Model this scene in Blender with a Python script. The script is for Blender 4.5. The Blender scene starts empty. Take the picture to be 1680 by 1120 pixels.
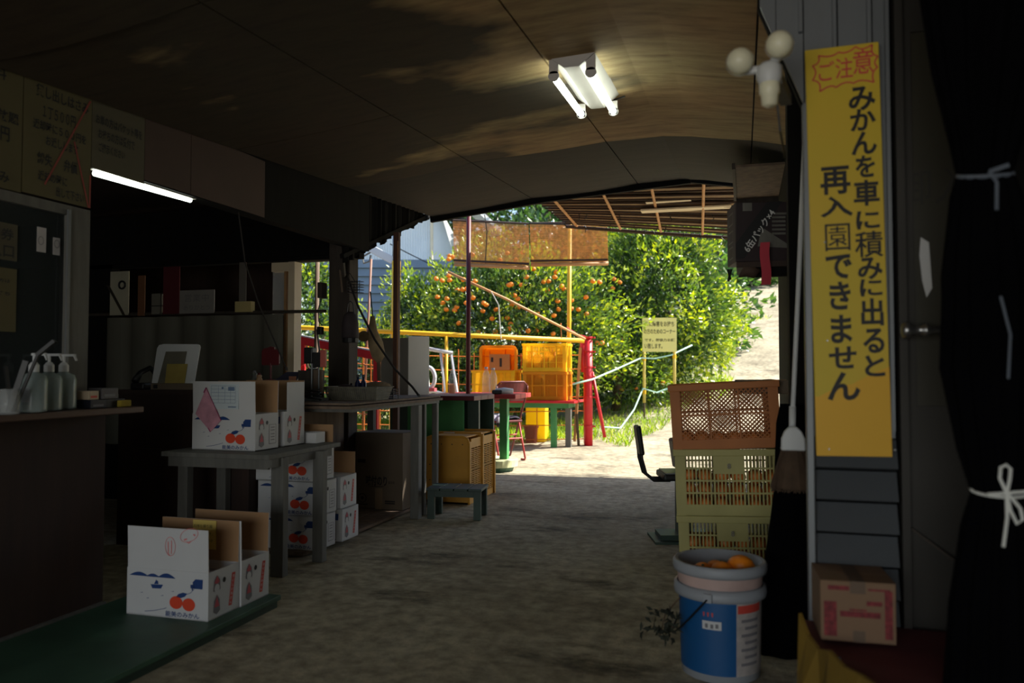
import bpy, math, random
import numpy as np
from mathutils import Vector, Matrix, noise
random.seed(7); rng = np.random.default_rng(7)
C = bpy.context.scene.collection
D2 = bpy.data
PI = math.pi
sc = bpy.context.scene
# ---------------------------------------------------------------- camera, sky, sun, exposure
EYE = 1.05; YAW = math.radians(16.3); PITCH = math.atan(45/1300)
cd = D2.cameras.new('camera'); cam = D2.objects.new('camera', cd); C.objects.link(cam)
cam.location = (0, 0, EYE); cam.rotation_euler = (PI/2+PITCH, 0, YAW)
cd.sensor_width = 36; cd.lens = 36*1300/1680; cd.clip_start = .05; cd.clip_end = 300
cd.dof.use_dof = True; cd.dof.focus_distance = 5.2; cd.dof.aperture_fstop = 2.3
sc.camera = cam
sc.view_settings.view_transform = 'Standard'; sc.view_settings.look = 'None'
sc.view_settings.gamma = 1; sc.view_settings.use_curve_mapping = False
sc.view_settings.exposure = 0.65
w = D2.worlds.new('sky'); sc.world = w; w.use_nodes = True
nt = w.node_tree; nt.nodes.clear()
sky = nt.nodes.new('ShaderNodeTexSky'); sky.sky_type = 'NISHITA'; sky.sun_disc = False
SUN = Vector((.80, .47, .95)).normalized()
sky.sun_elevation = math.asin(SUN.z); sky.sun_rotation = math.atan2(SUN.x, SUN.y)
bg = nt.nodes.new('ShaderNodeBackground'); bg.inputs[1].default_value = .17
ow = nt.nodes.new('ShaderNodeOutputWorld')
nt.links.new(sky.outputs[0], bg.inputs[0]); nt.links.new(bg.outputs[0], ow.inputs[0])
sl = D2.lights.new('sun', 'SUN'); sl.energy = 7.5; sl.angle = math.radians(.55); sl.color = (1, .95, .85)
so = D2.objects.new('sun', sl); C.objects.link(so)
so.rotation_euler = SUN.to_track_quat('Z', 'Y').to_euler()
# soft area lamp added behind the photographer, standing in for daylight from an unseen entrance
al = D2.lights.new('rear_daylight_fill', 'AREA'); al.shape = 'RECTANGLE'; al.size = 3.2; al.size_y = 1.6
al.energy = 35; al.color = (1, .985, .95)
ao = D2.objects.new('rear_daylight_fill', al); C.objects.link(ao)
ao.location = (-.9, -3.2, 1.0); ao.rotation_euler = (PI/2, 0, 0)
ao.rotation_euler = Vector((0, -1, 0)).to_track_quat('Z', 'Y').to_euler()
# ---------------------------------------------------------------- helpers
F = Vector((-math.sin(YAW)*math.cos(PITCH), math.cos(YAW)*math.cos(PITCH), math.sin(PITCH)))
R = Vector((math.cos(YAW), math.sin(YAW), 0)); U = R.cross(F)
def at(px, py, D): return Vector((0, 0, EYE)) + D*(F + (px-840)/1300*R + (560-py)/1300*U)
def s2l(c):
    return tuple((x/255/12.92 if x/255 <= .04045 else ((x/255+.055)/1.055)**2.4) for x in c)
MATS = {}
def mat(name, col, rough=.7, var=.25, scale=6, metal=0, bump=.0, emit=0, trans=0, stretch=(1, 1, 1), alpha=1, col2=None, thr=None, coat=0):
    """procedural: base colour varied by noise in object space"""
    if name in MATS: return MATS[name]
    m = D2.materials.new(name); m.use_nodes = True; MATS[name] = m
    n = m.node_tree.nodes; l = m.node_tree.links
    b = n['Principled BSDF']; c = s2l(col)
    tc = n.new('ShaderNodeTexCoord'); mp = n.new('ShaderNodeMapping'); l.new(tc.outputs['Object'], mp.inputs[0])
    mp.inputs['Scale'].default_value = stretch
    nz = n.new('ShaderNodeTexNoise'); nz.inputs['Scale'].default_value = scale; nz.inputs['Detail'].default_value = 5
    l.new(mp.outputs[0], nz.inputs['Vector'])
    rp = n.new('ShaderNodeValToRGB'); l.new(nz.outputs[0], rp.inputs[0])
    e = rp.color_ramp.elements
    if col2 is None:
        c2 = tuple(x*(1+var*.6) for x in c); c1 = tuple(x*(1-var) for x in c)
        e[0].position, e[1].position = .3, .7
    else:
        c1 = c; c2 = s2l(col2); e[0].position, e[1].position = (thr or (.4, .6))
    e[0].color = (*c1, 1); e[1].color = (*c2, 1)
    l.new(rp.outputs[0], b.inputs['Base Color'])
    b.inputs['Roughness'].default_value = rough; b.inputs['Metallic'].default_value = metal
    b.inputs['Coat Weight'].default_value = coat
    if bump:
        n2 = n.new('ShaderNodeTexNoise'); n2.inputs['Scale'].default_value = scale*4; n2.inputs['Detail'].default_value = 4
        l.new(mp.outputs[0], n2.inputs['Vector'])
        bp = n.new('ShaderNodeBump'); bp.inputs['Strength'].default_value = bump; bp.inputs['Distance'].default_value = .01
        l.new(n2.outputs[0], bp.inputs['Height']); l.new(bp.outputs[0], b.inputs['Normal'])
    if emit:
        b.inputs['Emission Color'].default_value = (*c, 1); b.inputs['Emission Strength'].default_value = emit
    if alpha < 1: b.inputs['Alpha'].default_value = alpha
    if trans:
        t = n.new('ShaderNodeBsdfTranslucent'); mx = n.new('ShaderNodeMixShader'); mx.inputs[0].default_value = trans
        l.new(rp.outputs[0], t.inputs[0]); l.new(b.outputs[0], mx.inputs[1]); l.new(t.outputs[0], mx.inputs[2])
        l.new(mx.outputs[0], n['Material Output'].inputs[0])
    return m
def glass(name, col=(235, 240, 240), rough=.05, ior=1.3, mix=.75):
    m = D2.materials.new(name); m.use_nodes = True; n = m.node_tree.nodes; l = m.node_tree.links
    b = n['Principled BSDF']; b.inputs['Roughness'].default_value = rough
    nz = n.new('ShaderNodeTexNoise'); nz.inputs['Scale'].default_value = 9
    rp = n.new('ShaderNodeValToRGB'); l.new(nz.outputs[0], rp.inputs[0]); c = s2l(col)
    rp.color_ramp.elements[0].color = (*[x*.85 for x in c], 1); rp.color_ramp.elements[1].color = (*c, 1)
    l.new(rp.outputs[0], b.inputs['Base Color'])
    tr = n.new('ShaderNodeBsdfTransparent'); mx = n.new('ShaderNodeMixShader'); mx.inputs[0].default_value = 1-mix
    l.new(tr.outputs[0], mx.inputs[1]); l.new(b.outputs[0], mx.inputs[2]); l.new(mx.outputs[0], n['Material Output'].inputs[0])
    MATS[name] = m; return m
_TXT = {}
def text_geo(s, bold=0.0):
    k = (s, bold)
    if k in _TXT: return _TXT[k]
    cu = D2.curves.new('t', 'FONT'); cu.body = s; cu.size = 1; cu.align_x = 'CENTER'; cu.align_y = 'CENTER'
    cu.offset = bold; cu.resolution_u = 3; cu.fill_mode = 'FRONT'
    o = D2.objects.new('t', cu); C.objects.link(o)
    dg = bpy.context.evaluated_depsgraph_get(); me = o.evaluated_get(dg).to_mesh()
    v = [tuple(x.co)[:2] for x in me.vertices]; f = [tuple(p.vertices) for p in me.polygons]
    o.evaluated_get(dg).to_mesh_clear(); D2.objects.remove(o); D2.curves.remove(cu)
    if v:
        xs = [a[0] for a in v]; ys = [a[1] for a in v]; mx = (min(xs)+max(xs))/2; my = (min(ys)+max(ys))/2
        v = [(a-mx, b-my) for a, b in v]
    _TXT[k] = (v, f); return _TXT[k]
class MB:
    def __init__(s, o=(0, 0, 0)): s.v = []; s.f = []; s.o = Vector(o)
    def add(s, v, f):
        n = len(s.v); s.v += [tuple(Vector(a)-s.o) for a in v]; s.f += [tuple(i+n for i in q) for q in f]; return s
    def b6(s, x0, x1, y0, y1, z0, z1, m=None):
        v = [(x, y, z) for z in (z0, z1) for x, y in ((x0, y0), (x1, y0), (x1, y1), (x0, y1))]
        if m: v = [m @ Vector(a) for a in v]
        return s.add(v, [(0, 3, 2, 1), (4, 5, 6, 7), (0, 1, 5, 4), (1, 2, 6, 5), (2, 3, 7, 6), (3, 0, 4, 7)])
    def box(s, c, d, rz=0, m=None):
        M = Matrix.Translation(c) @ Matrix.Rotation(rz, 4, 'Z')
        if m: M = m @ M
        return s.b6(-d[0]/2, d[0]/2, -d[1]/2, d[1]/2, -d[2]/2, d[2]/2, M)
    def bar(s, p, q, w, t, up=(0, 0, 1)):
        p = Vector(p); q = Vector(q); z = (q-p); L = z.length; z.normalize(); u = Vector(up)
        if abs(z.dot(u)) > .98: u = Vector((0, 1, 0))
        x = u.cross(z).normalized(); y = z.cross(x)
        M = Matrix((x, y, z)).transposed().to_4x4(); M.translation = p
        return s.b6(-w/2, w/2, -t/2, t/2, 0, L, M)
    def tube(s, pts, r, n=8, cap=True):
        pts = [Vector(p) for p in pts]; rs = r if isinstance(r, (list, tuple)) else [r]*len(pts)
        V = []; prev = None
        for i, p in enumerate(pts):
            a = pts[max(i-1, 0)]; b = pts[min(i+1, len(pts)-1)]; t = (b-a).normalized()
            if prev is None:
                u = Vector((0, 0, 1)) if abs(t.z) < .9 else Vector((1, 0, 0)); x = u.cross(t).normalized()
            else: x = (prev - t*prev.dot(t)).normalized()
            prev = x; y = t.cross(x)
            V += [p + rs[i]*(math.cos(2*PI*k/n)*x + math.sin(2*PI*k/n)*y) for k in range(n)]
        Fc = [(i*n+k, i*n+(k+1) % n, (i+1)*n+(k+1) % n, (i+1)*n+k) for i in range(len(pts)-1) for k in range(n)]
        if cap: Fc += [tuple(range(n))[::-1], tuple((len(pts)-1)*n+k for k in range(n))]
        return s.add(V, Fc)
    def lathe(s, prof, c=(0, 0, 0), n=24, cap=True, m=None):
        V = [(c[0]+r*math.cos(2*PI*k/n), c[1]+r*math.sin(2*PI*k/n), c[2]+z) for r, z in prof for k in range(n)]
        if m: V = [m @ Vector(a) for a in V]
        Fc = [(i*n+k, i*n+(k+1) % n, (i+1)*n+(k+1) % n, (i+1)*n+k) for i in range(len(prof)-1) for k in range(n)]
        if cap: Fc += [tuple(range(n))[::-1], tuple((len(prof)-1)*n+k for k in range(n))]
        return s.add(V, Fc)
    def poly(s, pts, o, r, u, th=.0):
        """2D polygon (x,y) placed at o with axes r,u"""
        o = Vector(o); r = Vector(r); u = Vector(u); nn = r.cross(u).normalized(); k = len(pts)
        V = [o+r*a+u*b for a, b in pts]
        if not th: return s.add(V, [tuple(range(k))])
        V2 = [p-nn*th for p in V]
        return s.add(V+V2, [tuple(range(k)), tuple(range(2*k-1, k-1, -1))]+[(i, i+k, (i+1) % k+k, (i+1) % k) for i in range(k)])
    def text(s, t, size, o, r=(1, 0, 0), u=(0, 0, 1), bold=.0):
        v, f = text_geo(t, bold); o = Vector(o); r = Vector(r); u = Vector(u)
        return s.add([o+r*(a*size)+u*(b*size) for a, b in v], f)
    def fit(s, t, wd, ht, o, r=(1, 0, 0), u=(0, 0, 1), bold=.0):
        v, f = text_geo(t, bold)
        if not v: return s
        W = max(a for a, b in v)-min(a for a, b in v); H = max(b for a, b in v)-min(b for a, b in v)
        return s.text(t, 1, o, Vector(r)*(wd/W), Vector(u)*(ht/H), bold)
    def strip(s, pts, w, o, r, u):
        """flat brush line through 2D pts"""
        o = Vector(o); r = Vector(r); u = Vector(u); L = []
        for i, (a, b) in enumerate(pts):
            p0 = pts[max(i-1, 0)]; p1 = pts[min(i+1, len(pts)-1)]; dx, dy = p1[0]-p0[0], p1[1]-p0[1]; q = math.hypot(dx, dy) or 1
            L.append((a-dy/q*w/2, b+dx/q*w/2)); L.append((a+dy/q*w/2, b-dx/q*w/2))
        return s.add([o+r*a+u*b for a, b in L], [(2*i, 2*i+1, 2*i+3, 2*i+2) for i in range(len(pts)-1)])
    def mesh(s, name, smooth=False):
        me = D2.meshes.new(name); me.from_pydata(s.v, [], s.f); me.update()
        if smooth: me.shade_smooth()
        return me
    def build(s, name, m, parent=None, kind=None, smooth=False, bevel=0, label=None):
        me = s.mesh(name, smooth); me.materials.append(m)
        if kind is None and parent and ('print' in name or 'lettering' in name): kind = 'stuff'
        o = D2.objects.new(name, me); C.objects.link(o)
        if parent: o.parent = parent
        else: o.location = s.o
        if kind: o['kind'] = kind
        if label: o['label'] = label
        if bevel:
            b = o.modifiers.new('bevel', 'BEVEL'); b.width = bevel; b.segments = 2; b.limit_method = 'ANGLE'
        if smooth and not bevel:
            pass
        return o
def tag(o, label, cat, group=None):
    o['label'] = label; o['category'] = cat
    if group: o['group'] = group
    return o
def thing(name, label, cat, loc=(0, 0, 0), rz=0, group=None):
    o = D2.objects.new(name, None); C.objects.link(o); o.location = loc; o.rotation_euler = (0, 0, rz); o.empty_display_size = .1
    return tag(o, label, cat, group)
def dup(root, loc, rz=None, label=None, rot=None, drop=()):
    kids = {}
    for o in root.children_recursive: kids.setdefault(o.parent, []).append(o)
    def rec(o, par):
        c = o.copy(); C.objects.link(c); c.parent = par
        for ch in kids.get(o, []):
            if ch.name.split('.')[0] not in drop: rec(ch, c)
        return c
    r = rec(root, None); r.location = loc
    if rz is not None: r.rotation_euler = (0, 0, rz)
    if rot is not None: r.rotation_euler = rot
    if label: r['label'] = label
    return r
def circ(cx, cy, rx, ry=None, n=20): ry = ry or rx; return [(cx+rx*math.cos(2*PI*k/n), cy+ry*math.sin(2*PI*k/n)) for k in range(n)]
def nb(x, y, z=0): return noise.noise(Vector((x, y, z)))
# ---------------------------------------------------------------- materials
M_dirt = D2.materials.new('packed_dirt'); m = M_dirt; m.use_nodes = True; n = m.node_tree.nodes; l = m.node_tree.links
b = n['Principled BSDF']; b.inputs['Roughness'].default_value = .95
tc = n.new('ShaderNodeTexCoord')
def nzn(scale, det=6, rough=.6, vec=None):
    q = n.new('ShaderNodeTexNoise'); q.inputs['Scale'].default_value = scale; q.inputs['Detail'].default_value = det; q.inputs['Roughness'].default_value = rough
    l.new(vec or tc.outputs['Object'], q.inputs['Vector']); return q
def ramp(src, stops):
    r_ = n.new('ShaderNodeValToRGB'); l.new(src, r_.inputs[0]); e = r_.color_ramp.elements
    while len(e) < len(stops): e.new(.5)
    for i, (p, c) in enumerate(stops): e[i].position = p; e[i].color = (*s2l(c), 1)
    return r_
def mix(fac, a, b_, mode='MIX'):
    q = n.new('ShaderNodeMix'); q.data_type = 'RGBA'; q.blend_type = mode
    if isinstance(fac, float): q.inputs[0].default_value = fac
    else: l.new(fac, q.inputs[0])
    l.new(a, q.inputs[6]); l.new(b_, q.inputs[7]); return q.outputs[2]
n1 = nzn(1.3); r1 = ramp(n1.outputs[0], [(.3, (146, 134, 110)), (.5, (186, 175, 148)), (.72, (204, 194, 166))])
n2 = nzn(14); r2 = ramp(n2.outputs[0], [(.3, (150, 150, 150)), (.65, (255, 255, 255))])
cc = mix(.8, r1.outputs[0], r2.outputs[0], 'MULTIPLY')
mpd = n.new('ShaderNodeMapping'); mpd.inputs['Scale'].default_value = (.6, 1.5, 1); l.new(tc.outputs['Object'], mpd.inputs[0])
n3 = nzn(1.6, 7, .7, mpd.outputs[0]); r3 = ramp(n3.outputs[0], [(.56, (255, 255, 255)), (.66, (92, 84, 72))])
cc = mix(.75, cc, r3.outputs[0], 'MULTIPLY')
l.new(cc, b.inputs['Base Color'])
nb2 = nzn(30, 6, .7); bp = n.new('ShaderNodeBump'); bp.inputs['Strength'].default_value = .55; bp.inputs['Distance'].default_value = .02
l.new(nb2.outputs[0], bp.inputs['Height']); l.new(bp.outputs[0], b.inputs['Normal'])
# plywood of the ceiling with dark blotches, denser towards the left
M_ceil = D2.materials.new('blotched_plywood'); m = M_ceil; m.use_nodes = True; n = m.node_tree.nodes; l = m.node_tree.links
b = n['Principled BSDF']; b.inputs['Roughness'].default_value = .8; tc = n.new('ShaderNodeTexCoord')
mp1 = n.new('ShaderNodeMapping'); mp1.inputs['Scale'].default_value = (2, 9, 1); l.new(tc.outputs['Object'], mp1.inputs[0])
g1 = nzn(2.2, 8, .65, mp1.outputs[0]); w1 = ramp(g1.outputs[0], [(.3, (150, 124, 90)), (.5, (184, 160, 118)), (.75, (206, 184, 140))])
g2 = nzn(.9, 3, .5); w2 = ramp(g2.outputs[0], [(.35, (236, 186, 140)), (.6, (214, 212, 178))])
cc = mix(.55, w1.outputs[0], w2.outputs[0], 'MULTIPLY')
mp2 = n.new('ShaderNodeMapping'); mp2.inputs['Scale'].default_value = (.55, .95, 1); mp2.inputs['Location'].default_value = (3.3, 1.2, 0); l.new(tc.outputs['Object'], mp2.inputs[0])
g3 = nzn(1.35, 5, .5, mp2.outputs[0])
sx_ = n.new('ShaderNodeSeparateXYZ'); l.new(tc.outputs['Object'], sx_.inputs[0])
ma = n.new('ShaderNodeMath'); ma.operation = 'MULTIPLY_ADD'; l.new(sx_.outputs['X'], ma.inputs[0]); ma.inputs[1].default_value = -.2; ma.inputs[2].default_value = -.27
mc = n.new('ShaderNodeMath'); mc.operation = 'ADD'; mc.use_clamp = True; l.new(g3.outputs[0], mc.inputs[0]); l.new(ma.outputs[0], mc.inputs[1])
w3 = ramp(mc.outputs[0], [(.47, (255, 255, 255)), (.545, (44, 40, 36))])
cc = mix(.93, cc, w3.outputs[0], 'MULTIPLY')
l.new(cc, b.inputs['Base Color'])
M_ceil2 = mat('shaded_plywood', (42, 39, 35), .85, .35, 3, stretch=(1.2, 7, 1), bump=.05)  # darker plywood copy for the far panel row, shade painted into its colour
M_card = mat('brown_cardboard', (172, 134, 96), .85, .12, 3, bump=.1)
M_cardd = mat('worn_grey_cardboard', (112, 98, 82), .9, .15, 3, bump=.1)
M_white = mat('white_coated_card', (205, 205, 205), .6, .05, 3)
M_inner = mat('box_inner_liner', (168, 165, 178), .75, .08, 4)
M_navy = mat('navy_print', (28, 62, 120), .6, .1)
M_oran = mat('orange_red_print', (222, 72, 40), .6, .1)
M_pinkp = mat('rose_print', (190, 84, 92), .6, .1)
M_grayp = mat('grey_print', (120, 118, 122), .6, .1)
M_stamp = mat('pale_red_stamp_ink', (225, 130, 130), .6, .1)
M_redp = mat('red_print', (204, 74, 62), .6, .1)
M_black = mat('black_ink', (22, 22, 24), .6, .1)
M_note = mat('yellow_note_paper', (236, 208, 112), .7, .06)
M_dwood = mat('dark_brown_panel', (50, 33, 25), .75, .25, 4, stretch=(6, 6, .6), bump=.05)
M_dpost = mat('dark_timber', (64, 56, 48), .8, .3, 5, stretch=(5, 5, .6), bump=.1)
M_graywood = mat('grey_painted_wood', (104, 103, 97), .7, .2, 6, stretch=(5, 5, .8), bump=.06)
M_ply = mat('weathered_plywood', (118, 100, 84), .85, .35, 4, stretch=(4, 4, .6), bump=.1)
M_green = mat('green_painted_board', (58, 92, 72), .55, .3, 5, bump=.05)
M_dgreen = mat('dark_green_paint', (40, 62, 52), .5, .3, 7, bump=.05)
M_lgreen = mat('green_table_paint', (70, 144, 84), .6, .2, 5)
M_metal = mat('grey_metal_siding', (118, 122, 125), .45, .12, 3, metal=.3, stretch=(3, 3, .4))
M_lap = mat('grey_lap_siding', (66, 70, 74), .6, .15, 3)
M_bwood = mat('black_timber', (20, 19, 18), .9, .3, 5, stretch=(4, 4, .5)); M_bwood.node_tree.nodes['Principled BSDF'].inputs['Specular IOR Level'].default_value = .2
M_sign = mat('yellow_sign_paint', (214, 178, 40), .55, .06, 2, col2=(206, 180, 34))
M_signlow = mat('orange_yellow_patch', (226, 172, 22), .55, .06, 2)
M_red = mat('red_enamel', (205, 34, 44), .45, .15, 6)
M_dred = mat('dark_red_paint', (98, 22, 27), .5, .2, 6)
M_yel = mat('yellow_enamel', (238, 184, 20), .45, .12, 6)
M_owire = mat('orange_wire', (228, 130, 50), .5, .15, 6)
M_ycr = mat('yellow_crate_plastic', (255, 226, 52), .5, .06, 5, trans=.55)
M_ocr = mat('orange_yellow_crate_plastic', (244, 176, 34), .5, .1, 5, trans=.5)
M_ocr2 = mat('brown_orange_crate_plastic', (190, 116, 58), .6, .12, 5)
M_ccr = mat('cream_crate_plastic', (186, 178, 112), .6, .12, 5)
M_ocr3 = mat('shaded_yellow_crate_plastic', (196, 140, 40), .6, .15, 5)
M_mikan = mat('mandarin_peel', (240, 136, 26), .45, .12, 9, bump=.15)
M_mikan2 = mat('crated_mandarin_peel', (214, 124, 52), .5, .12, 9)
M_bark = mat('citrus_bark', (96, 80, 60), .9, .3, 8, bump=.3)
M_wplastic = mat('white_plastic', (214, 216, 216), .45, .05, 4)
M_blk = mat('black_plastic', (20, 20, 22), .5, .2, 4)
M_cloth = mat('black_cloth', (7, 7, 9), 1, .3, 6); M_cloth.node_tree.nodes['Principled BSDF'].inputs['Specular IOR Level'].default_value = .05
M_twine = mat('white_twine', (225, 226, 220), .8, .05, 6)
M_rope = mat('pale_green_rope', (186, 226, 206), .7, .1, 6)
M_cream = mat('cream_painted_wood', (226, 208, 176), .6, .1, 4)
M_blue = mat('blue_label', (18, 84, 140), .5, .08, 4)
M_blueg = mat('blue_grey_siding', (118, 134, 152), .7, .1, 2)
M_wwall = mat('white_corrugated_wall', (226, 228, 226), .6, .08, 1)
M_tube = mat('lit_fluorescent_tube', (240, 250, 235), .5, 0, emit=6.0)
M_fix = mat('lamp_housing', (196, 190, 184), .5, .08, 5)
M_reed = mat('bamboo_reed', (236, 192, 130), .8, .25, 30, trans=.6)
M_bamb = mat('bamboo_pole', (200, 148, 96), .6, .2, 6)
M_slat = mat('awning_slat', (190, 160, 124), .7, .25, 5, stretch=(.5, 5, 5), trans=.12)
M_dslat = mat('awning_dark_pole', (70, 52, 42), .8, .25, 5)
M_orsign = mat('pale_yellow_sign', (236, 226, 138), .6, .04, 3)
M_sheet = mat('grey_corrugated_sheet', (104, 102, 90), .75, .25, 2, stretch=(1, 1, .5))
M_brass = mat('silver_metal', (150, 150, 150), .3, .1, 5, metal=.9)
M_clear = glass('clear_plastic'); M_pane = glass('window_glass', (60, 66, 66), .08, mix=.35)
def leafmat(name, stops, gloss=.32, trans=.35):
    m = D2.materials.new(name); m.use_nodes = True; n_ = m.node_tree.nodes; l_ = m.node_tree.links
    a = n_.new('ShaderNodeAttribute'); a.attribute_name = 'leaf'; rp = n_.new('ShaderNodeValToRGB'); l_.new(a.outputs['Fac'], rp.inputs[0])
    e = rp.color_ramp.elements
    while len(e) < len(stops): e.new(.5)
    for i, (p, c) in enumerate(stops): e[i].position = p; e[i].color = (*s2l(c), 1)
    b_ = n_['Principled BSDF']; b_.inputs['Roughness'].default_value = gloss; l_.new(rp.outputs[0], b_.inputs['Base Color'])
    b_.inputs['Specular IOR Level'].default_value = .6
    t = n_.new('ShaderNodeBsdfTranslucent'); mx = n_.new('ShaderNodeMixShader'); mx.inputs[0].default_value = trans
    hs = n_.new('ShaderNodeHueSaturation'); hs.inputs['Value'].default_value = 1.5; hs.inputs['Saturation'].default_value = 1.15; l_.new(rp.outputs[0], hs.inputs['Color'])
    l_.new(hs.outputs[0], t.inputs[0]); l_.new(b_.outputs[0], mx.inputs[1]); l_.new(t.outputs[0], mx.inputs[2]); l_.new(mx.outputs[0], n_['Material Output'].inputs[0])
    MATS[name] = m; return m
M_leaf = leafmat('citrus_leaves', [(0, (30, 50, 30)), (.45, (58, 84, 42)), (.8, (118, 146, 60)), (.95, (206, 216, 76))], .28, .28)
M_leaf2 = leafmat('background_leaves', [(0, (34, 56, 32)), (.6, (58, 88, 46)), (1, (104, 136, 62))])
M_grass = leafmat('meadow_grass', [(0, (92, 124, 44)), (.6, (140, 164, 62)), (1, (206, 210, 100))], .6, .5)
# ---------------------------------------------------------------- ground
def gz(x, y):
    z = 0
    if y > 8: z += .035*(y-8)
    hx = max(0, min(1, (x+5.5)/5.2)); hx = hx*hx*(3-2*hx)
    if y > 12: z += (.15*(y-12)+ (.04*(y-16) if y > 16 else 0))*(.12+.88*hx)
    if y < 7.4: return 0.0
    k = min(1, (y-7.4)/2)
    return z + k*(.02*nb(x*1.2, y*1.2) + (.12*nb(x*.35, y*.35, 3) if y > 12 else 0))
def grid(xs, ys, zf):
    V = [(x, y, zf(x, y)) for y in ys for x in xs]; k = len(xs)
    return V, [(j*k+i, j*k+i+1, (j+1)*k+i+1, (j+1)*k+i) for j in range(len(ys)-1) for i in range(k-1)]
def lin(a, b_, k): return [a+(b_-a)*i/k for i in range(k+1)]
mb = MB(); V, Fc = grid([-26, -16]+lin(-9, 6, 60)+[14, 24], [-12, -6]+lin(-4, 20, 96)+[22, 25, 28, 32, 36, 40, 46, 54, 64], gz)
mb.add(V, Fc); fl = mb.build('floor', M_dirt, kind='structure', smooth=True)
# grass: clumps of blades, nobody could count
def scatter_leaves(name, P, Nrm, L, W, m, parent, val, kind='stuff', fold=.3, o=(0, 0, 0)):
    """P base points, Nrm leaf axes; each leaf 4 verts 2 tris folded on its midrib"""
    k = len(P); ax = Nrm/np.linalg.norm(Nrm, axis=1, keepdims=True)
    rnd = rng.normal(size=(k, 3)); sd = np.cross(ax, rnd); sd /= np.linalg.norm(sd, axis=1, keepdims=True); nn = np.cross(sd, ax)
    L = np.asarray(L).reshape(-1, 1)*np.ones((k, 1)); W = np.asarray(W).reshape(-1, 1)*np.ones((k, 1))
    P = P-np.array(o)
    v = np.stack([P, P+ax*L*.45+sd*W*.5+nn*W*fold, P+ax*L, P+ax*L*.45-sd*W*.5+nn*W*fold], 1).reshape(-1, 3)
    me = D2.meshes.new(name); me.vertices.add(4*k); me.vertices.foreach_set('co', v.ravel().astype(np.float32))
    idx = np.arange(k)[:, None]*4+np.array([0, 1, 2, 0, 2, 3]); me.loops.add(6*k); me.loops.foreach_set('vertex_index', idx.ravel().astype(np.int32))
    me.polygons.add(2*k); me.polygons.foreach_set('loop_start', (np.arange(2*k)*3).astype(np.int32)); me.update(calc_edges=True)
    a = me.attributes.new('leaf', 'FLOAT', 'POINT'); a.data.foreach_set('value', np.repeat(val, 4).astype(np.float32))
    me.materials.append(m); ob = D2.objects.new(name, me); C.objects.link(ob)
    if parent: ob.parent = parent
    else: ob.location = o
    if kind: ob['kind'] = kind
    return ob
pts = []; vals = []
def edge(x): return 10.15+.25*math.sin(x*2.1)+.15*math.sin(x*5.3)+.25*max(0, x+1.2)
while len(pts) < 26000:
    x = random.uniform(-9, 0.2); y = random.uniform(10.0, 19.5) if random.random() < .7 else random.uniform(10., 12.6)
    if x > -1.4: 
        if y < 10.9+ (x+1.4)*5: continue
    if y < edge(x): continue
    d = nb(x*.9, y*.9, 5)+.45
    if x > -.9 and y > 11: d -= .5
    if random.random() > d+.15: continue
    pts.append((x, y, gz(x, y)-.01)); vals.append(min(1, max(0, .5+.5*nb(x*2, y*2, 8)+random.uniform(-.3, .3))))
P = np.array(pts); A = np.stack([rng.normal(0, .45, len(P)), rng.normal(0, .45, len(P)), np.ones(len(P))], 1)
g = scatter_leaves('grass', P, A, rng.uniform(.05, .16, len(P)), .014, M_grass, None, np.array(vals)); tag(g, 'sunlit green grass under the citrus trees and along the fence foot', 'grass')
pts = []; vals = []
while len(pts) < 7000:
    x = random.uniform(-3.0, 5); y = random.uniform(14, 30)
    if nb(x*.5, y*.5, 2) < .05 + (.25 if x > -.2 else -.2): continue
    pts.append((x, y, gz(x, y))); vals.append(random.random())
P = np.array(pts); A = np.stack([rng.normal(0, .5, len(P)), rng.normal(0, .5, len(P)), np.ones(len(P))], 1)
g = scatter_leaves('hill_grass', P, A, rng.uniform(.08, .2, len(P)), .03, M_grass, None, np.array(vals)); tag(g, 'thin dry grass on the bare dirt slope beyond the shelter', 'grass')
# ---------------------------------------------------------------- building shell
def zc(x, y):
    t = [(-6.5, 2.28), (-2.65, 2.40), (-1.6, 2.52), (-.4, 2.60), (.3, 2.46), (1.2, 2.3), (4.2, 2.0)]
    for (a, za), (c, zb) in zip(t, t[1:]):
        if x <= c: k = (x-a)/(c-a); z = za+(zb-za)*max(0, k); break
    else: z = 2.0
    return z+.055*(y-6.5)
mb = MB(); xs = [-6.5, -4, -2.65, -2.1, -1.6, -1, -.4, 0, .3, .8, 1.2, 2.5, 4.2]; ys = [-3.4, 0, 3, 6.5]
V, Fc = grid(xs, ys, lambda x, y: zc(x, y)+.03); mb.add(V, Fc); V, Fc = grid(xs, ys, lambda x, y: zc(x, y)+.06); mb.add(V, [q[::-1] for q in Fc])
ceil = mb.build('ceiling', M_dwood, kind='structure')
sheets = [(-2.65, -2.1), (-2.1, -1.6), (-1.6, -1.0), (-1.0, -.4), (-.4, .3), (.3, .75)]
cx = [-2.64, -1.72, -.82, .06, .9]; cy = [-1.0, .6, 2.2, 3.68, 4.92, 6.5]
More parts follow.
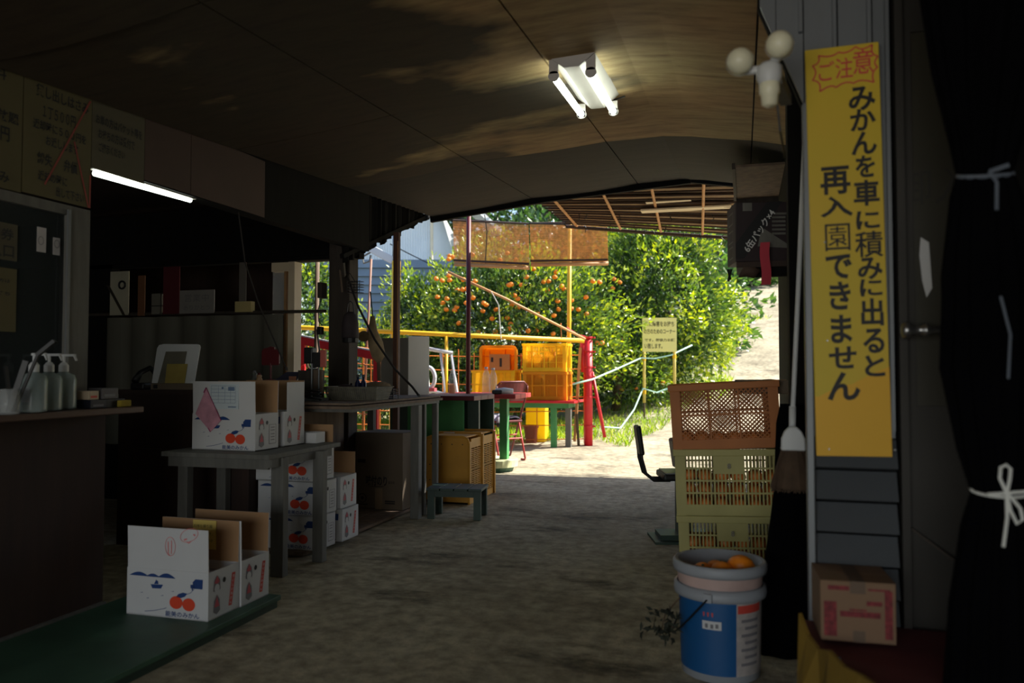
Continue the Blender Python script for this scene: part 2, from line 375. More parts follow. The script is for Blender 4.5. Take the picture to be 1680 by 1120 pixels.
for i in range(4):
    for j in range(5):
        x0, x1, y0, y1 = cx[i]+.004, cx[i+1]-.004, cy[j]+.004, cy[j+1]-.004
        gx, gy = lin(x0, x1, 5), lin(y0, y1, 5); sag = .018 if (i+j) % 2 else .008
        if (i, j) == (3, 2): sag = .035
        def zf(x, y): 
            u = (x-x0)/(x1-x0); v = (y-y0)/(y1-y0)
            return zc(x, y)-.004-sag*math.sin(PI*u)*(.35+.65*v*(1 if (i, j) != (3, 2) else 1.0))
        V, Fc = grid(gx, gy, zf); V2, F2 = grid(gx, gy, lambda x, y: zf(x, y)+.009)
        k = 6; side = [(0, 1)]; mb = MB(); mb.add(V+V2, [q[::-1] for q in Fc]+[tuple(a+36 for a in q) for q in Fc] +
            [(a, a+1, a+37, a+36) for a in range(5)]+[(30+a, 30+a+36, 31+a+36, 31+a) for a in range(5)]+[(6*a, 6*a+36, 6*a+42, 6*a+6) for a in range(5)]+[(6*a+5, 6*a+11, 6*a+47, 6*a+41) for a in range(5)])
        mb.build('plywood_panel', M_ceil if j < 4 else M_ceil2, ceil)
# eave board along the far edge of the ceiling
mb = MB(); pa = [(-2.66, zc(-2.66, 6.5)), (-1.6, zc(-1.6, 6.5)), (-.4, zc(-.4, 6.5))]
for (a, za), (c, zb) in zip(pa, pa[1:]): mb.bar((a, 6.52, za-.0), (c, 6.52, zb-.0), .04, .10)
mb.build('trim_1', M_bwood, kind='structure')
mb = MB(); mb.bar((-.4, 6.56, zc(-.4, 6.5)+.01), (.9, 6.56, zc(.9, 6.5)+.05), .04, .09); mb.build('trim_2', M_bwood, kind='structure')
# left side: wall over the counter (lintel), far corrugated drop panel with ragged diagonal lower edge
mb = MB(); mb.b6(-2.74, -2.66, -3.3, 5.32, 1.92, 2.42); mb.build('wall_left', M_bwood, kind='structure')
mb = MB(); N = 60; ys = lin(5.02, 6.62, N); V = []
for i, y in enumerate(ys):
    zl = 1.80+(y-5.02)*.385+.012*math.sin(y*23)+.01*math.sin(y*41)
    x = -2.70+.013*math.sin(y*70)
    V += [(x, y, zl), (x, y, zc(-2.65, y)+.02), (x-.012, y, zl), (x-.012, y, zc(-2.65, y)+.02)]
mb.add(V, [(4*i, 4*i+4, 4*i+5, 4*i+1) for i in range(N)]+[(4*i+2, 4*i+3, 4*i+7, 4*i+6) for i in range(N)]+[(4*i, 4*i+2, 4*i+6, 4*i+4) for i in range(N)])
mb.build('wall_upper_left', M_bwood, kind='structure')
mb = MB(); mb.bar((-2.70, 4.98, 1.84), (-2.70, 6.66, 2.46), .03, .03); mb.build('trim_3', M_bwood, kind='structure')
# far beam under the lintel with the opening below
mb = MB(); mb.b6(-6.4, -2.72, 5.28, 5.36, 1.87, 2.45); mb.b6(-6.4, -2.72, 5.25, 5.28, 1.90, 1.98); mb.b6(-6.4, -4.95, 5.28, 5.36, 0, 1.9); mb.b6(-4.95, -3.52, 5.28, 5.34, 0, .5); mb.build('wall_far_left', M_bwood, kind='structure')
mb = MB(); mb.b6(-6.5, -6.4, -3.4, 9, 0, 2.7); mb.b6(-6.4, -3.86, 6.2, 6.26, 0, 2.1); mb.b6(-6.4, -3.5, 5.36, 6.26, 2.0, 2.06); mb.build('wall_outer_left', M_dwood, kind='structure')
mb = MB(); mb.b6(-6.5, -2.7, -3.5, -3.4, 0, 2.4); mb.b6(.9, 4.2, -3.5, -3.4, 0, 2.4); mb.b6(-2.7, .9, -3.5, -3.4, 2.05, 2.4); mb.build('wall_rear', M_dwood, kind='structure')
mb = MB(); mb.b6(4.1, 4.2, -3.4, 2.4, 0, 2.2); mb.b6(.62, 4.2, 2.5, 2.6, 0, 2.4); mb.b6(.62, .7, 2.6, 6.5, 0, 2.5); mb.build('wall_right', M_bwood, kind='structure')
p = thing('roof_post', 'dark square timber post rising between the counter and the open side', 'post', (-2.87, 5.22, 0))
mb = MB((-2.87, 5.22, 0)); mb.b6(-2.925, -2.757, 5.20, 5.34, 0, 2.40); mb.build('post_shaft', M_dpost, p, bevel=.006)
mb = MB((-2.87, 5.22, 0)); mb.bar((-2.72, 4.9, 2.3), (-2.78, 5.14, 1.72), .04, .05); mb.build('brace', M_dpost, p)
# right side: facing wall beside the corridor
YW = 2.40
rw = MB(); rw.poly([(.05, 2.32), (.05, 2.12), (.175, 1.80), (.175, .30), (.62, .30), (.62, 2.32)], (0, YW+.03, 0), (1, 0, 0), (0, 0, 1), .03)
rwall = rw.build('wall_facing', M_bwood, kind='structure')
xs = [(.055, .098), (.1, .172), (.175, .262), (.266, .352), (.356, .397)]
for i, (a, c) in enumerate(xs):
    mb = MB(); zl = 2.12-(max(a, .05)-.05)*2.56 if a < .17 else .86
    zl2 = 2.12-(c-.05)*2.56 if c < .174 else .86
    mb.poly([(a, zl), (c, zl2), (c, 2.3), (a, 2.3)], (0, YW-.012, 0), (1, 0, 0), (0, 0, 1), .012)
    mb.b6(c-.012, c-.002, YW-.03, YW-.012, max(zl, zl2)+.02, 2.3); mb.build('metal_panel', M_metal, rwall)
for k in range(6):
    z0 = .33+k*.088
    mb = MB(); mb.add([(.19, YW-.045, z0+.01), (.398, YW-.045, z0+.01), (.398, YW-.012, z0+.085), (.19, YW-.012, z0+.085), (.19, YW-.004, z0), (.398, YW-.004, z0), (.398, YW-.004, z0+.085), (.19, YW-.004, z0+.085)],
        [(0, 1, 2, 3), (0, 4, 5, 1), (3, 2, 6, 7), (0, 3, 7, 4), (1, 5, 6, 2)]); mb.build('siding_board', M_lap, rwall)
mb = MB(); mb.b6(.166, .186, YW-.05, YW-.01, .0, 1.80); mb.build('trim_4', M_metal, kind='structure', bevel=.003)
mb = MB(); mb.b6(.178, .262, 3.36, 3.50, 0, 2.36); mb.build('trim_5', M_bwood, kind='structure')
mb = MB(); mb.b6(.262, .30, 2.44, 6.45, 0, 2.42); mb.build('wall_corridor_right', M_bwood, kind='structure')
# door with frosted pane
dr = MB((.5, YW, 0)).b6(.405, .425, YW-.05, YW, 0, 2.3).b6(.425, .62, YW-.02, YW, .0, .95).b6(.425, .62, YW-.02, YW, 1.98, 2.3).b6(.425, .45, YW-.02, YW, .95, 1.98).build('door_1', mat('door_brown', (40, 36, 29), .6, .2, 5), kind='structure')
MB((.5, YW, 0)).b6(.45, .60, YW-.012, YW-.004, .95, 1.98).build('door_pane', mat('frosted_olive_glass', (54, 51, 40), .35, .15, 2), dr)
mb = MB((.5, YW, 0)); mb.text('御入', .11, (.50, YW-.014, 1.55), (.9, 0, 0), (0, 0, 1)); mb.build('lettering', mat('reflected_lettering', (38, 35, 28), .6), dr)  # characters reflected in the pane, painted on as flat shapes
mb = MB((.5, YW, 0)); mb.poly([(0, 0), (.02, -.015), (.026, -.14), (.012, -.165), (.002, -.12), (-.004, -.05)], (.468, YW-.016, 1.41), (1, 0, 0), (0, 0, 1), .003); mb.build('torn_sticker', M_white, dr)
k_ = MB((.5, YW, 0)); Mx = Matrix.Translation((.40, YW-.10, 1.152)) @ Matrix.Rotation(PI/2, 4, 'Y')
k_.lathe([(.012, 0), (.021, .004), (.021, .022), (.013, .028), (.013, .05), (.019, .056), (.019, .064), (.010, .07), (.010, .12)], n=16, m=Mx).b6(.455, .475, YW-.11, YW-.02, 1.142, 1.162); k_.build('door_handle', M_brass, dr, smooth=True)
MB((.5, YW, 0)).bar((.43, YW-.03, .62), (.56, YW-.05, .52), .006, .006).build('kick_rail', M_dpost, dr)
# ================================================================ mandarin cartons
BW, BD, BH, FH = .39, .20, .19, .168
def front_art(parent, hidden=0):
    """printed front, local frame: x right, z up, at y=0"""
    o, r, u = (0, -.0012, 0), (1, 0, 0), (0, 0, 1)
    mb = MB()
    for cx_, wd, h in ((-.135, .048, .016), (-.068, .034, .013), (-.002, .044, .018)):
        mb.poly([(cx_-wd, .158)]+[(cx_+wd*(-1+2*i/10), .158+h*math.sin(PI*i/10)) for i in range(1, 10)]+[(cx_+wd, .158)], o, r, u)
    mb.poly([(-.078, .128), (-.018, .130), (-.028, .114), (-.070, .112)], o, r, u); mb.poly([(-.062, .13), (-.040, .131), (-.044, .144), (-.050, .145), (-.052, .15), (-.056, .14)], o, r, u)
    mb.poly([(.125, .125), (.168, .125), (.170, .163), (.135, .163), (.122, .15)], o, r, u); mb.poly([(.112, .126), (.13, .126), (.132, .14), (.112, .14)], o, r, u)
    mb.poly([(.118, .118), (.124, .118), (.124, .128), (.118, .128)], o, r, u)
    mb.poly([(.044, .086), (.056, .099), (.078, .106), (.098, .103), (.086, .090), (.068, .084)], o, r, u)
    mb.strip([(.098, .101), (.114, .108), (.130, .124)], .0022, o, r, u); mb.strip([(-.105, .018), (-.06, .024), (-.01, .036), (.0, .040)], .0022, o, r, u)
    mb.fit('能美のみかん', .160, .022, (.075, -.0012, .018), r, u, .015)
    for a, b_ in ((-.1, .07), (-.13, .09), (-.03, .085), (.02, .105)): mb.poly([(a, b_), (a+.014, b_+.001), (a+.013, b_+.004)], o, r, u)
    mb.build('blue_print', M_navy, parent)
    mb = MB(); mb.poly(circ(.045, .064, .031, .0255), o, r, u); mb.poly(circ(.105, .060, .030, .0255), (0, -.0016, 0), r, u); mb.build('orange_print', M_oran, parent)
def side_art(parent, label=False):
    """right side, local frame at x=BW/2: horizontal axis +y"""
    o, r, u = (BW/2+.0012, 0, 0), (0, 1, 0), (0, 0, 1); o2 = (BW/2+.0018, 0, 0)
    mb = MB(); mb.poly([(.028, .112), (.034, .150), (.052, .170), (.070, .150), (.075, .112), (.052, .10)], o, r, u); mb.poly([(.030, .028), (.034, .07), (.052, .094), (.070, .07), (.074, .028), (.052, .015)], o, r, u); mb.build('grey_print', M_grayp, parent)
    mb = MB(); mb.poly([(.034, .142), (.052, .168), (.069, .142), (.052, .136)], o2, r, u); mb.poly([(.036, .045), (.052, .088), (.068, .045)], o2, r, u)
    mb.build('rose_print', M_pinkp, parent)
    mb = MB(); mb.poly(circ(.052, .118, .016, .018, 12), o2, r, u); mb.build('face_print', M_white, parent)
    mb = MB(); mb.poly(circ(.098, .142, .010, .011, 10), o2, r, u); mb.build('hand_hole', M_black, parent)
    if label:
        mb = MB(); mb.strip([(.118, .03), (.118, .13), (.178, .13), (.178, .03), (.118, .03)], .004, o, r, u)
        for z in (.115, .10, .08, .065, .05): mb.strip([(.132, z), (.166, z)], .004, o, r, u)
        mb.build('label_print', M_grayp, parent)
    else:
        mb = MB(); mb.poly([(.128, .028), (.150, .026), (.172, .156), (.150, .158)], o, r, u); mb.build('red_banner_print', M_redp, parent)
        mb = MB()
        for k, ch in enumerate('おいしいみかん'): mb.text(ch, .015, (BW/2+.002, .1615-k*.0033-.002, .143-k*.0172), r, u, .01)
        mb.build('banner_lettering', M_white, parent)
def carton(name, label, loc, rz=0, flaps='open', sidelabel=False, group=None):
    t = thing(name, label, 'box', loc, rz, group); T = .005; w2 = BW/2
    mb = MB(); mb.b6(-w2, w2, 0, T, 0, BH); mb.b6(-w2, w2, BD-T, BD, 0, BH); mb.b6(-w2, -w2+T, T, BD-T, 0, BH); mb.b6(w2-T, w2, T, BD-T, 0, BH); mb.b6(-w2, w2, 0, BD, 0, T)
    b_ = mb.build('box_body', M_white, t)
    front_art(b_); side_art(b_, sidelabel)
    if flaps == 'open':
        mb = MB(); mb.b6(-w2+T, w2-T, T, BD-T, BH*.80, BH*.81); mb.build('inner_flap', M_inner, t)
        M = Matrix.Translation((0, .002, BH)) @ Matrix.Rotation(.03, 4, 'X')
        mb = MB(); mb.b6(-w2+.002, w2-.002, 0, .002, 0, FH, M); f1 = mb.build('front_flap', M_white, t)
        mb = MB(); mb.b6(-w2+.003, w2-.003, .0021, .004, 0, FH-.001, M); mb.build('flap_inner_face', M_card, f1)
        M = Matrix.Translation((0, BD-.005, BH)) @ Matrix.Rotation(-.02, 4, 'X')
        mb = MB(); mb.b6(-w2+.002, w2-.002, .002, .004, 0, FH, M); f2 = mb.build('rear_flap', M_white, t)
        mb = MB(); mb.b6(-w2+.003, w2-.003, 0, .0019, 0, FH, M); mb.build('flap_inner_face', M_card, f2)
    else:
        mb = MB(); mb.b6(-w2, w2, 0, BD, BH-.004, BH); mb.build('lid', M_white, t)
    return t
c1 = carton('mandarin_carton', 'open white mandarin carton with pale red stamp, front of the pair on the green platform', (-2.235, 2.70, .052))
f = [c for c in c1.children if c.name.startswith('front_flap')][0]
mb = MB(); o_, r_, u_ = (.045, -.0022-.115*.03+.002, .305), (1, 0, 0), (0, -.03, 1)
mb.strip(circ(-.03, -.02, .024, .038, 16)+[(-.006, -.02)], .002, o_, r_, u_); mb.strip([(-.04, .0), (-.04, -.05), (-.034, -.055)], .004, o_, r_, u_); mb.strip([(-.024, .005), (-.025, -.05)], .004, o_, r_, u_)
mb.strip([(a-.0, b_+.015+a*.25) for a, b_ in circ(.06, 0, .042, .026, 18)+[(.102, 0)]], .002, o_, r_, u_); mb.strip([(.035, .01), (.05, .015)], .006, o_, r_, u_); mb.strip([(.08, .035), (.088, .03)], .006, o_, r_, u_); mb.strip([(.048, .004), (.058, -.002), (.07, .008)], .004, o_, r_, u_)
mb.build('stamp_print', M_stamp, f)
f2 = [c for c in c1.children if c.name.startswith('rear_flap')][0]
mb = MB(); mb.b6(-.03, .085, BD-.0095, BD-.0068, BH+.045, BH+.165); nt_ = mb.build('taped_note', M_note, c1, label='yellow handwritten note taped to the rear flap')
mb = MB(); mb.text('お持ち帰り用', .016, (.02, BD-.0105, BH+.14)); mb.text('ございます。', .015, (.03, BD-.0105, BH+.11)); mb.text('どうぞ', .015, (.05, BD-.0105, BH+.08)); mb.build('lettering', M_black, nt_)
c2 = dup(c1, (-2.228, 2.905, .052), label='open white mandarin carton standing behind the stamped one on the green platform', drop=('stamp_print', 'taped_note'))
c3 = carton('mandarin_carton', 'open white mandarin carton with delivery slip and tilted pink sheet on the small grey table', (-2.60, 3.545, .627), -.03, sidelabel=True)
f = [c for c in c3.children if c.name.startswith('front_flap')][0]
mb = MB(); mb.b6(-.085, .095, -.004, -.001, .215, .345); sp = mb.build('delivery_slip', mat('slip_paper', (196, 206, 210), .7, .04, 3), c3)
mb = MB()
for z in (.335, .318, .300, .282, .264, .246): mb.strip([(-.075, 0), (.075, 0)], .0016, (0, -.0045, z), (1, 0, 0), (0, 0, 1))
for x in (-.075, -.03, .01, .045, .075): mb.strip([(0, .246), (0, .335)], .0016, (x, -.0045, 0), (1, 0, 0), (0, 0, 1))
mb.poly([(-.01, .318), (.002, .318), (.002, .33), (-.01, .33)], (0, -.0045, 0), (1, 0, 0), (0, 0, 1)); mb.poly([(.03, .31), (.07, .31), (.07, .33), (.03, .33)], (0, -.0045, 0), (1, 0, 0), (0, 0, 1)); mb.poly([(.03, .223), (.08, .223), (.08, .229), (.03, .229)], (0, -.0045, 0), (1, 0, 0), (0, 0, 1))
mb.build('form_print', mat('slip_print', (110, 130, 160), .7), sp)
mb = MB(); mb.poly([(-.105, .325), (-.01, .155), (-.075, .095), (-.172, .188)], (0, -.006, 0), (1, 0, 0), (0, 0, 1), .001); ps = mb.build('pink_sheet', mat('pink_tissue_sheet', (196, 140, 156), .7, .35, 14), c3)
mb = MB(); mb.strip([(-.105, .325), (-.01, .155)], .004, (0, -.007, 0), (1, 0, 0), (0, 0, 1)); mb.strip([(-.105, .325), (-.12, .298)], .008, (0, -.007, 0), (1, 0, 0), (0, 0, 1)); mb.strip([(-.075, .095), (-.09, .115)], .006, (0, -.007, 0), (1, 0, 0), (0, 0, 1)); mb.build('dark_pink_edge', mat('dark_pink', (150, 50, 96), .7), ps)
c4 = dup(c3, (-2.595, 3.80, .627), -.015, 'white mandarin carton with flaps raised, rear one of the two on the small grey table', drop=('delivery_slip', 'pink_sheet', 'label_print', 'front_flap'))
# its own front/right flap raised, white towards the aisle
fl_ = MB(); fl_.b6(BW/2-.004, BW/2-.001, .03, BD, BH, BH+.16); fl_.build('side_flap', M_white, c4)
bn = [c for c in c1.children if c.name.startswith('box_body')][0]
b4 = [c for c in c4.children if c.name.startswith('box_body')][0]
for ch in bn.children:
    if ch.name.startswith('red_banner') or ch.name.startswith('banner_l'): q = ch.copy(); C.objects.link(q); q.parent = b4
t = thing('card_tray', 'low white card tray on the grey table end behind the rear open carton', 'tray', (-2.44, 4.03, .627))
MB().b6(-.07, .10, 0, .10, 0, .004).b6(-.07, .10, 0, .004, .004, .06).b6(-.07, -.066, .004, .1, .004, .06).b6(.096, .10, .004, .1, .004, .06).b6(-.066, .096, .096, .1, .004, .06).build('tray_shell', M_white, t)
lv = ['bottom', 'middle', 'top']
for k in range(3):
    if k == 0:
        s0 = carton('mandarin_carton', 'white mandarin carton under the small grey table, bottom of the front stack', (-2.495, 3.985, .032), 0, 'closed', True, 'stacked mandarin cartons under the grey table'); base = s0
    elif k < 3:
        dup(base, (-2.495+(.006 if k == 1 else -.012), 3.985, .032+k*.191), 0, 'white mandarin carton under the small grey table, %s of the front stack' % lv[k])
back = None
for k in range(2):
    if k == 0: back = carton('mandarin_carton', 'white mandarin carton behind the front stack, bottom one standing on the low board', (-2.475, 4.235, .032), 0, 'closed', False, 'stacked mandarin cartons under the grey table')
    else: bk = dup(back, (-2.488, 4.232, .032+k*.191), 0, 'white mandarin carton behind the front stack, upper one with a brown flap up')
M = Matrix.Translation((0, .19, BH)); MB().b6(-.19, .19, 0, .003, 0, .13, M).build('rear_flap', M_card, bk)
tt = [o for o in D2.objects if o.get('label') == 'white mandarin carton under the small grey table, top of the front stack'][0]
MB().b6(-.18, .19, .196, .199, BH, BH+.12).build('rear_flap', M_card, tt)
# ================================================================ left side furniture
t = thing('green_platform', 'low green painted board platform on the floor along the dark counter', 'platform', (-2.3, 1.5, 0))
MB((-2.3, 1.5, 0)).b6(-2.62, -1.975, -.4, 3.115, .03, .052).build('deck', M_green, t, bevel=.003)
MB((-2.3, 1.5, 0)).b6(-2.60, -1.985, -.38, 3.10, 0, .03).build('under_frame', M_dgreen, t)
t = thing('service_counter', 'dark brown wooden counter at left carrying the pump bottles', 'counter', (-2.9, 1, 0))
mb = MB((-2.9, 1, 0)); mb.b6(-3.2, -2.665, -.5, 2.82, 0, .862); mb.build('front_panel', M_dwood, t)
MB((-2.9, 1, 0)).b6(-3.25, -2.50, -.5, 2.86, .862, .888).build('countertop', mat('brown_countertop', (82, 58, 44), .5, .2, 4, stretch=(6, .6, 1)), t, bevel=.004)
MB((-2.9, 1, 0)).b6(-2.665, -2.645, -.5, 2.82, 0, .05).build('kick_board', M_graywood, t)
t = thing('inner_counter', 'dark wooden cabinet counter behind the small grey table', 'counter', (-3.1, 4.1, 0))
MB((-3.1, 4.1, 0)).b6(-3.62, -2.70, 3.93, 4.0, 0, .60).b6(-3.62, -3.02, 3.93, 4.5, .60, .90).build('carcass', M_dwood, t)
MB((-3.1, 4.1, 0)).b6(-3.66, -3.0, 3.9, 4.52, .90, .925).build('countertop', M_dwood, t)
for a in (-3.58, -3.13): MB((-3.1, 4.1, 0)).b6(a, a+.43, 3.915, 3.93, .08, .58).build('door_panel', M_dwood, t, bevel=.004)
t = thing('box_table', 'small grey wooden table holding the open mandarin cartons', 'table', (-2.55, 3.8, 0))
MB((-2.55, 3.8, 0)).b6(-2.88, -2.245, 3.42, 4.14, .602, .626).build('tabletop', M_graywood, t, bevel=.002)
for x, y, ww in ((-2.272, 3.56, .072), (-2.235, 3.895, .062), (-2.84, 3.56, .06), (-2.84, 3.88, .06)):
    MB((-2.55, 3.8, 0)).b6(x-ww/2, x+ww/2, y-.025, y+.025, 0, .602).build('leg', M_graywood, t, bevel=.003)
MB((-2.55, 3.8, 0)).b6(-2.86, -2.27, 3.45, 3.47, .55, .602).b6(-2.27, -2.25, 3.45, 4.05, .56, .602).build('apron', M_graywood, t)
t = thing('low_board', 'low grey boarded pallet under the stacked cartons and the big brown carton', 'platform', (-2.7, 5, 0))
for i in range(4): MB((-2.7, 5, 0)).b6(-3.1+i*.187, -3.1+i*.187+.183, 3.93, 6.05, .012, .030).build('plank', M_ply, t)
for y in (4.1, 5.6): MB((-2.7, 5, 0)).b6(-3.1, -2.36, y, y+.06, 0, .012).build('batten', M_ply, t)
t = thing('side_counter', 'long weathered wooden counter with grey legs running along the aisle', 'counter', (-2.5, 4.9, 0))
MB((-2.5, 4.9, 0)).b6(-2.75, -2.19, 4.16, 5.62, .815, .832).b6(-2.75, -2.2, 4.16, 5.60, .838, .850).build('countertop', M_ply, t)
MB((-2.5, 4.9, 0)).b6(-2.77, -2.21, 4.2, 5.6, .795, .815).build('frame', M_graywood, t)
for x, y, ww in ((-2.225, 5.2, .062), (-2.225, 5.33, .035), (-2.225, 5.56, .04), (-2.75, 5.56, .05), (-2.75, 4.25, .05)):
    MB((-2.5, 4.9, 0)).b6(x-ww/2, x+ww/2, y-ww/2, y+ww/2, 0, .795).build('leg', M_graywood, t, bevel=.003)
MB((-2.5, 4.9, 0)).b6(-2.785, -2.777, 4.2, 5.17, .05, .79).build('back_panel', M_ply, t)
t = thing('seaweed_carton', 'tall brown carton printed with brush lettering under the side counter', 'box', (-2.56, 5.30, .031), -.03)
MB().b6(-.195, .19, 0, .30, 0, .55).build('box_body', M_cardd, t, bevel=.004)
MB().b6(-.195, .19, -.0, .15, .551, .554).b6(-.195, .19, .152, .30, .551, .554).build('top_flap', M_cardd, t)
mb = MB(); mb.fit('味付のり', .17, .075, (-.02, -.0015, .205), bold=.03); mb.fit('業務用', .05, .02, (.10, -.0015, .195)); mb.strip([(-.08, .16), (.04, .165)], .004, (0, -.0015, 0), (1, 0, 0), (0, 0, 1))
mb.strip([(-.175, .345), (-.11, .345)], .026, (0, -.0015, 0), (1, 0, 0), (0, 0, 1)); mb.strip(circ(-.135, .075, .032, n=16)+[(-.103, .075)], .006, (0, -.0015, 0), (1, 0, 0), (0, 0, 1)); mb.poly(circ(-.135, .075, .012, n=10), (0, -.0015, 0), (1, 0, 0), (0, 0, 1)); mb.strip([(-.175, .03), (-.09, .03)], .008, (0, -.0015, 0), (1, 0, 0), (0, 0, 1))
for z in (.045, .06): mb.strip([(.05, z), (.13, z)], .01, (0, -.0015, 0), (1, 0, 0), (0, 0, 1))
mb.build('black_print', M_black, t)
MB().b6(-.03, .03, -.001, .0, .0, .15).build('packing_tape', mat('brown_tape', (140, 118, 92), .4), t)
# price boards over the counter
def board(name, label, y0, y1, z0, z1, m, lines, x=-2.652, cat='sign', cross=False):
    o = (x, (y0+y1)/2, z0); t = thing(name, label, cat, o)
    MB(o).b6(x-.006, x, y0, y1, z0, z1).build('board', m, t)
    mb = MB(o); H = z1-z0
    for (s_, fy, fz, wd, ht) in lines: mb.fit(s_, wd, ht, (x+.0015, y0+(y1-y0)*fy, z0+H*fz), (0, 1, 0), (0, 0, 1), .02)
    if lines: mb.build('lettering', M_black, t)
    if cross:
        mb = MB(o); mb.strip([(y1-.01, z1-.03), (y0+.1, z0+.05)], .008, (x+.002, 0, 0), (0, 1, 0), (0, 0, 1)); mb.strip([(y0+.24, z0+.26), (y1-.01, z0+.0)], .008, (x+.002, 0, 0), (0, 1, 0), (0, 0, 1)); mb.strip([(y1-.004, z0), (y1-.004, z0+.14)], .008, (x+.002, 0, 0), (0, 1, 0), (0, 0, 1))
        mb.build('red_cross_out', mat('dark_red_marker', (150, 60, 50), .6), t)
    return t
M_pb = mat('aged_yellow_board', (92, 84, 52), .7, .12, 2); M_pb2 = mat('aged_cream_board', (84, 78, 58), .7, .1, 2); M_bb = mat('brown_hardboard', (72, 52, 44), .7, .15, 3)
board('price_board', 'dark yellow handwritten price board at the far left edge above the counter window', 1.75, 2.365, 1.725, 2.215, M_pb, [('入園料', .75, .88, .16, .05), ('大人', .75, .72, .1, .045), ('お一人様食べ放題', .68, .56, .36, .045), ('１００円', .78, .42, .16, .055), ('小学生', .70, .25, .10, .05), ('お申し込み', .72, .09, .24, .045)])
board('price_board', 'dark yellow handwritten price board crossed out with a red line', 2.37, 2.70, 1.73, 2.215, M_pb, [('貸し出しはさみ', .55, .86, .26, .05), ('１丁５００円', .5, .70, .16, .05), ('返却時に５００円を', .52, .58, .26, .04), ('お返しします', .55, .47, .16, .04), ('紛失', .30, .31, .07, .05), ('弁償', .68, .31, .07, .05), ('返却の時に', .42, .17, .14, .04), ('出して下さい', .68, .07, .14, .04)], cross=True)
board('notice_board', 'smaller cream handwritten notice board beside the crossed-out board', 2.703, 3.01, 1.905, 2.235, M_pb2, [('お車の方はバケット等を', .5, .66, .27, .045), ('お持ちの方は受付で', .45, .48, .21, .045), ('ご提示ください', .36, .30, .15, .04)])
for y0, y1, lab in ((3.013, 3.33, 'plain brown hardboard panel next to the cream notice board'), (3.334, 3.97, 'long plain brown hardboard panel nearest the roof post')):
    board('hardboard_panel', lab, y0, y1, 1.925, 2.25, M_bb, [], cat='board')
# counter window with frame and papers
wn = MB((-2.66, 2.2, .888)).b6(-2.70, -2.65, 2.585, 2.70, .888, 1.72).b6(-2.69, -2.65, 1.2, 2.585, 1.68, 1.72).build('window_1', M_graywood, kind='structure')
MB((-2.66, 2.2, .888)).b6(-2.645, -2.638, 2.575, 2.59, .888, 1.70).build('window_bead', M_metal, wn)
MB((-2.66, 2.2, .888)).b6(-2.675, -2.668, 1.2, 2.585, .888, 1.68).build('window_pane', M_pane, wn)
def paper(lab, y0, y1, z0, z1, m, txt=None, x=-2.664):
    o = (x, y0, z0); t = thing('notice_paper', lab, 'notice', o); MB(o).b6(x-.001, x, y0, y1, z0, z1).build('sheet', m, t)
    if txt:
        mb = MB(o)
        for (s_, fy, fz, wd, ht) in txt: mb.fit(s_, wd, ht, (x+.001, y0+(y1-y0)*fy, z0+(z1-z0)*fz), (0, 1, 0), (0, 0, 1), .02)
        mb.build('lettering', M_black, t)
    return t
paper('cream paper with bold black characters in the counter window', 2.10, 2.365, 1.46, 1.60, M_pb2, [('整理券', .62, .70, .17, .045), ('入口', .74, .25, .11, .05)])
paper('large yellowed paper low in the counter window', 2.08, 2.366, 1.19, 1.43, M_pb, [('お買い上げの方は', .55, .8, .2, .015), ('こちらでお待ち', .55, .6, .2, .015)])
M_stk = mat('white_sticker', (190, 186, 186), .6, .05)
paper('tall white sticker on the dark counter window, left of the two', 2.452, 2.495, 1.512, 1.61, M_stk); paper('small white sticker on the dark counter window, right of the two', 2.528, 2.562, 1.51, 1.58, M_stk)
for o in list(D2.objects):
    if o.get('label', '').startswith('tall white sticker') or o.get('label', '').startswith('small white sticker'):
        mb = MB(); mb.strip(circ(.018, .045, .012, .016, 12)+[(.03, .045)], .003, (.001, 0, 0), (0, 1, 0), (0, 0, 1)); mb.build('mark', M_grayp, o)
# fluorescent tubes
t = thing('tube_lamp', 'bare lit fluorescent tube hanging under the boards at left', 'lamp', (-2.70, 3.08, 1.93))
MB((0, 0, 0)).tube([(0, -.31, -.03), (0, .31, -.02)], .0125, 12).build('tube', M_tube, t, smooth=True)
MB().b6(-.02, .02, -.33, .33, -.015, .02).build('housing', M_fix, t)
t = thing('ceiling_lamp', 'white twin-tube fluorescent lamp fixed under the plywood ceiling', 'lamp', (-.70, 3.63, 2.42)); t.scale = (1.12, .9, 1)
MB().add([(-.11, -.36, 0), (.11, -.36, 0), (.11, .36, .03), (-.11, .36, .03), (-.03, -.36, -.07), (.03, -.36, -.07), (.03, .36, -.045), (-.03, .36, -.045)], [(0, 1, 2, 3), (0, 4, 5, 1), (1, 5, 6, 2), (2, 6, 7, 3), (3, 7, 4, 0), (4, 7, 6, 5)]).build('housing', M_fix, t)
for sx in (-1, 1):
    MB().tube([(sx*.073, -.335, -.098), (sx*.073, .335, -.074)], .0145, 12).build('tube', M_tube, t, smooth=True)
    for y in (-.345, .345): MB().lathe([(.0, -.006), (.022, -.006), (.022, .006), (0, .006)], (0, 0, 0), 14, False, Matrix.Translation((sx*.073, y, -.086+.012*(1 if y > 0 else -1))) @ Matrix.Rotation(PI/2, 4, 'X')).b6(sx*.073-.018, sx*.073+.018, y-.006, y+.006, -.088, -.02).build('lamp_holder', M_fix, t)
MB().tube([(0, .36, 0), (.06, .40, .0), (.12, .38, .01)], .004, 6).build('cable', M_blk, t)
t = thing('loudspeaker', 'small pale box speaker fixed high on the timber post', 'speaker', (-2.80, 4.85, 2.03))
MB().b6(-.045, .045, 0, .06, 0, .25).build('speaker_box', M_graywood, t, bevel=.004); MB().b6(-.036, .036, -.004, 0, .015, .235).build('grille', M_ply, t)
